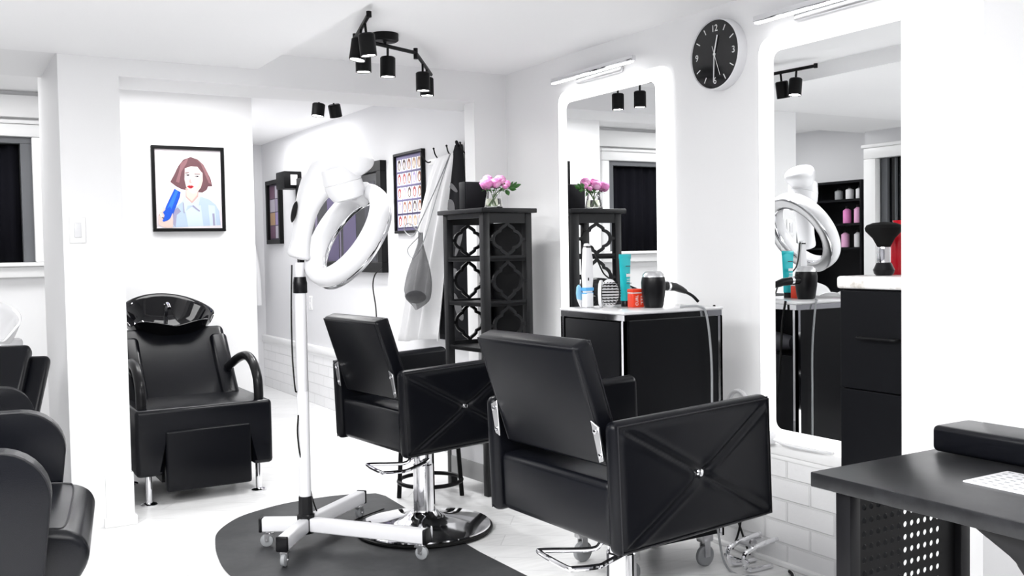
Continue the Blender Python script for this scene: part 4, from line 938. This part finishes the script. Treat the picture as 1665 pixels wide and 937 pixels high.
# ------------------------------------------------------------------ shelf unit with products (seen in mirror)
su = empty('product_shelf', (-1.17, 6.10, 0), 0, 'black product shelf against the nook wall, seen in the mirror', 'shelf')
b = B(); 
for y in (-.42, .40): b.box(-.13, .16, y, y+.02, 0, 1.84)
b.box(-.135, -.12, -.42, .42, 0, 1.84); b.build('frame', PANEL, su)
for z in (.10, .50, .86, 1.24, 1.45, 1.66, 1.82):
    b = B(); b.box(-.13, .155, -.40, .40, z, z+.02); b.build('shelf_board', PANEL, su)
for k, (y, z, m, hh, nm, lb, ct) in enumerate(((-.33, 1.681, WPLAS, .11, 'shampoo_bottle', 'white bottle on the top board of the product shelf, nearest the door', 'bottle'), (-.22, 1.681, WPLAS, .11, 'shampoo_bottle', 'white bottle on the top board, second from the door', 'bottle'), (-.10, 1.681, GPLAS, .10, 'shampoo_bottle', 'grey bottle on the top board of the product shelf', 'bottle'),
        (-.31, 1.471, PINK2, .16, 'shampoo_bottle', 'pale pink bottle on the middle board of the product shelf, nearest the door', 'bottle'), (-.19, 1.471, PINK, .15, 'shampoo_bottle', 'bright pink bottle on the middle board of the product shelf', 'bottle'), (-.31, 1.261, WPLAS, .15, 'shampoo_bottle', 'white bottle on the lowest filled board of the product shelf', 'bottle'), (-.17, 1.261, PINK2, .15, 'shampoo_bottle', 'pale pink bottle on the lowest filled board of the product shelf', 'bottle'))):
    t = empty(nm, (-1.10, 6.10+y, z), 0, lb, ct, 'bottles on the product shelf')
    b = B(); b.lathe([(0, 0), (.032, 0), (.035, .004), (.035, hh*.75), (.014, hh*.86), (0, hh*.86)], 20); b.build('body', m, t)
    b = B(); b.lathe([(0, hh*.86), (.013, hh*.86), (.013, hh), (0, hh)], 14); b.build('cap', BPLAS, t)

# ------------------------------------------------------------------ marble cabinet by the pilaster
mc = empty('drawer_cabinet', (2.50, 2.14, 0), 0, 'tall black cabinet with white marble top beside the pilaster', 'cabinet')
# local: +x to wall, -y towards camera
CW = .25
b = B(); b.box(.006, .37, -CW, 0, .06, 1.142); b.build('carcass', PANEL, mc)
b = B(); b.box(-.014, .37, -CW-.0, .014, 1.142, 1.182, .010, 3); b.build('marble_top', MARBLE, mc)
b = B(); b.box(-.012, .006, -CW+.003, -.002, .828, 1.136, .002, 1); d1 = b.build('drawer', PANEL, mc)
b = B(); b.tube(smooth_path([(-.012, -.085, .992), (-.034, -.088, .992), (-.036, -.10, .992), (-.036, -.20, .992), (-.034, -.222, .992), (-.012, -.225, .992)], 3), .005, 8); b.build('handle', BMETAL, d1)
b = B(); b.box(-.012, .006, -CW+.003, -.002, .07, .824, .002, 1); b.build('door', PANEL, mc)
b = B(); b.box(.03, .36, -CW+.02, -.02, 0, .06); b.build('plinth', BMETAL, mc)
du = empty('neck_duster', (2.60, 2.060, 1.182), 0, 'black neck duster brush with chrome collar on the marble top', 'duster brush')
b = B(); b.lathe([(0, 0), (.024, 0), (.030, .006), (.033, .018), (.030, .024), (.023, .040), (0, .040)], 28); b.build('base', BPLAS, du)
b = B(); b.lathe([(0, .040), (.020, .040), (.021, .044), (.021, .084), (.020, .090), (0, .090)], 28); b.build('ferrule', CHROME, du)
b = B(); b.lathe([(0, .088), (.019, .088), (.036, .118), (.058, .140), (.061, .150), (.055, .160), (.035, .167), (0, .170)], 36, sx=1., sy=.9); b.build('bristle_head', BRIST, du)
rb = empty('spray_bottle', (2.705, 2.085, 1.182), 0, 'red bottle half hidden behind the neck duster', 'bottle')
b = B(); b.lathe([(0, 0), (.026, 0), (.028, .004), (.028, .11), (.024, .125), (.013, .14), (.013, .15), (0, .15)], 24); b.build('body', CRIMSON, rb)
b = B(); b.lathe([(0, .15), (.016, .15), (.018, .170), (.019, .176), (0, .176)], 20); b.build('cap', CRIMSON, rb)
# ------------------------------------------------------------------ manicure desk
dk = empty('manicure_desk', (1.757, 1.60, 0), 0, 'black manicure desk with pegboard side in the right foreground', 'desk')
b = B(); b.box(0, .66, -1.25, 0, .715, .75, .003, 2); b.build('desk_top', DESKM, dk)
def peg(y):
    b = B(); x0, z0, px, pz, nx, nz_ = .078, .06, .0245, .0312, 12, 20
    y_ = y
    def hole(cx_, cz_, r):
        n = 12; sq = []
        for k in range(n):
            a = 2*PI*k/n+PI/4; c, s = math.cos(a), math.sin(a); m = max(abs(c), abs(s)); sq.append((cx_+c/m*px/2, cz_+s/m*pz/2))
        inner = [(cx_+r*math.cos(2*PI*k/n+PI/4), cz_+r*math.sin(2*PI*k/n+PI/4)) for k in range(n)]
        o1 = [b.bm.verts.new((x, y_, z)) for x, z in sq]; i1 = [b.bm.verts.new((x, y_, z)) for x, z in inner]
        o2 = [b.bm.verts.new((x, y_+.003, z)) for x, z in sq]; i2 = [b.bm.verts.new((x, y_+.003, z)) for x, z in inner]
        for k in range(n):
            q = (k+1) % n
            b.bm.faces.new((o1[k], o1[q], i1[q], i1[k])); b.bm.faces.new((o2[k], i2[k], i2[q], o2[q])); b.bm.faces.new((i1[k], i1[q], i2[q], i2[k]))
    for i in range(nx):
        for j in range(nz_): hole(x0+px*(i+.5), z0+pz*(j+.5), .0074)
    b.box(.045, x0, y_, y_+.003, .05, .715); b.box(x0+px*nx, .425, y_, y_+.003, .05, .715); b.box(x0, x0+px*nx, y_, y_+.003, .05, .06); b.box(x0, x0+px*nx, y_, y_+.003, z0+pz*nz_, .715)
    bmesh.ops.remove_doubles(b.bm, verts=b.bm.verts, dist=1e-5)
    return b
b = peg(-.080); b.build('pegboard_panel', BMETAL, dk)
for x in (.018, .425):
    b = B(); b.box(x, x+.036, -.10, -.058, 0, .715, .004, 2); b.build('leg', LACQ, dk)
for x in (.018, .425):
    b = B(); b.box(x, x+.036, -1.20, -1.16, 0, .715, .004, 2); b.build('leg', LACQ, dk)
b = B(); b.box(.195, .36, -.60, -.26, .7495, .7535, .0015, 2); vp_ = b.build('vent_plate', WMETAL, dk)
b = B()
for i in range(7):
    for j in range(14): x = .21+i*.0225; y = -.585+j*.0235; b.box(x-.004, x+.004, y-.006, y+.006, .7534, .7539)
b.build('vent_holes', GPLAS, vp_)
b = B(); b.prism([V((.035, y, z)) for y, z in ((-.375, .715), (-.42, .690), (-.475, .672), (-.485, .650), (-.50, .632), (-.76, .632), (-.80, .715))], (.40, 0, 0), .006, 2); b.lathe([(0, .585), (.09, .585), (.10, .60), (.11, .636), (0, .636)], 28, Matrix.Translation((.16, -.63, 0))); b.build('dust_collector', BPLAS, dk)
cu = empty('arm_cushion', (2.18, 1.585, .75), 0, 'long black padded arm cushion lying on the manicure desk', 'cushion')
b = B(); b.box(0, .15, -.62, 0, .001, .068, .014, 4); c_ = b.build('pad', LEATH2, cu)
b = B(); b.tube([(.006, -.61, .060), (.006, -.008, .060), (.144, -.008, .060), (.144, -.61, .060)], .0022, 6, closed=True); b.build('piping', SEAM, c_)

fr_ = empty('foot_rest', (2.775, 2.83, 0), 0, 'chrome tube foot rest on the floor by the brick wall', 'foot rest')
for y in (-.05, .05):
    b = B(); b.tube(smooth_path([(.15, y, .14), (.02, y, .13), (-.10, y, .11), (-.14, y, .09), (-.13, y, .04), (-.08, y, .014), (.10, y, .012)], 5), .012, 10); b.build('tube_frame', CHROME, fr_)
b = B(); b.cyl((-.13, -.075, .06), (-.13, .075, .06), .009, 10); b.build('cross_bar', CHROME, fr_)
b = B(); b.lathe([(0, 0), (.03, 0), (.03, .012), (0, .014)], 20, basis((.0, .0, .115), (1, 0, 0), (0, 0, 1), (0, -1, 0))); b.box(-.06, .14, -.045, .045, .118, .126, .002, 1); b.build('foot_plate', STEEL, fr_)
fr_.scale = (.62, .9, .8)
# black cords on the floor near the wall
b = B(); b.tube(smooth_path([(2.86, 3.05, .25), (2.87, 2.99, .10), (2.86, 2.93, .01)], 6), .0045, 8); b.tube(smooth_path([(2.86, 2.96, .25), (2.86, 2.99, .10), (2.86, 3.03, .01)], 6), .0045, 8); b.tube(smooth_path([(2.845, 2.70, .008), (2.82, 2.66, .008), (2.74, 2.60, .008), (2.66, 2.58, .008), (2.58, 2.52, .008)], 6), .006, 8)
setp(b.build('extension_cord', RUBBER), 'black extension cord on the floor along the white brick wall', 'cable')

# ------------------------------------------------------------------ lights
def area(name, loc, rot, sx, sy, e, col=(1, 1, 1)):
    l = bpy.data.lights.new(name, 'AREA'); l.shape = 'RECTANGLE'; l.size = sx; l.size_y = sy; l.energy = e; l.color = col
    o = bpy.data.objects.new(name, l); C.objects.link(o); o.location = loc; o.rotation_euler = rot; return o
def spot(name, loc, e, ang=110, blend=.7, r=.03):
    l = bpy.data.lights.new(name, 'SPOT'); l.energy = e; l.spot_size = math.radians(ang); l.spot_blend = blend; l.shadow_soft_size = r
    o = bpy.data.objects.new(name, l); C.objects.link(o); o.location = loc; return o
for a, c, t in ((L0, J1, .28), (L0, J1, .6), (J1, J2, .12), (J1, J2, .52), (J2, R0_, .42), (J2, R0_, .68)):
    p = V(a).lerp(V(c), t); spot('track_spot', (p.x, p.y, p.z-.16), 9, 120, .8)
for x in (2.26, 2.36): spot('back_spot', (x, 6.25, 2.16), 16, 140, .9)
# unseen area lights added under the salon ceiling as fill
area('salon_fill', (.6, -.4, 2.2), (0, 0, 0), 1.8, 2.2, 42)
area('salon_fill', (-.6, 1.7, 2.2), (0, 0, 0), 1.6, 2.6, 95)
area('recess_light', (1.35, 6.0, 2.34), (0, 0, 0), 1.0, .6, 10)
area('nook_light', (-.2, 6.3, 2.34), (0, 0, 0), 1.0, .6, 8)
area('passage_light', (2.35, 7.9, 2.34), (0, 0, 0), .5, 1.6, 11)
w = bpy.data.worlds.new('dim_ambient'); S.world = w; w.use_nodes = True  # faint ambient fill all round; it is night outside
w.node_tree.nodes['Background'].inputs[0].default_value = (.97, .985, 1, 1); w.node_tree.nodes['Background'].inputs[1].default_value = .05

# ------------------------------------------------------------------ camera
F, YAW, PIT, ROL = 1586.9, .53638, .03791, -.01736
f = V((math.sin(YAW)*math.cos(PIT), math.cos(YAW)*math.cos(PIT), -math.sin(PIT))); r = V((math.cos(YAW), -math.sin(YAW), 0)); u = r.cross(f)
r2 = r*math.cos(ROL)+u*math.sin(ROL); u2 = -r*math.sin(ROL)+u*math.cos(ROL)
cam = bpy.data.cameras.new('camera'); co = bpy.data.objects.new('camera', cam); C.objects.link(co)
co.matrix_world = basis((0, 0, 1.28), r2, u2, -f)
cam.sensor_width = 36; cam.lens = 36*F/1665; cam.clip_start = .05; cam.clip_end = 100
S.camera = co
S.view_settings.view_transform = 'Standard'; S.view_settings.look = 'None'; S.view_settings.gamma = 1; S.view_settings.use_curve_mapping = False
S.view_settings.exposure = 1.03
S.cycles.max_bounces = 10; S.cycles.diffuse_bounces = 6; S.cycles.glossy_bounces = 6; S.cycles.transmission_bounces = 8
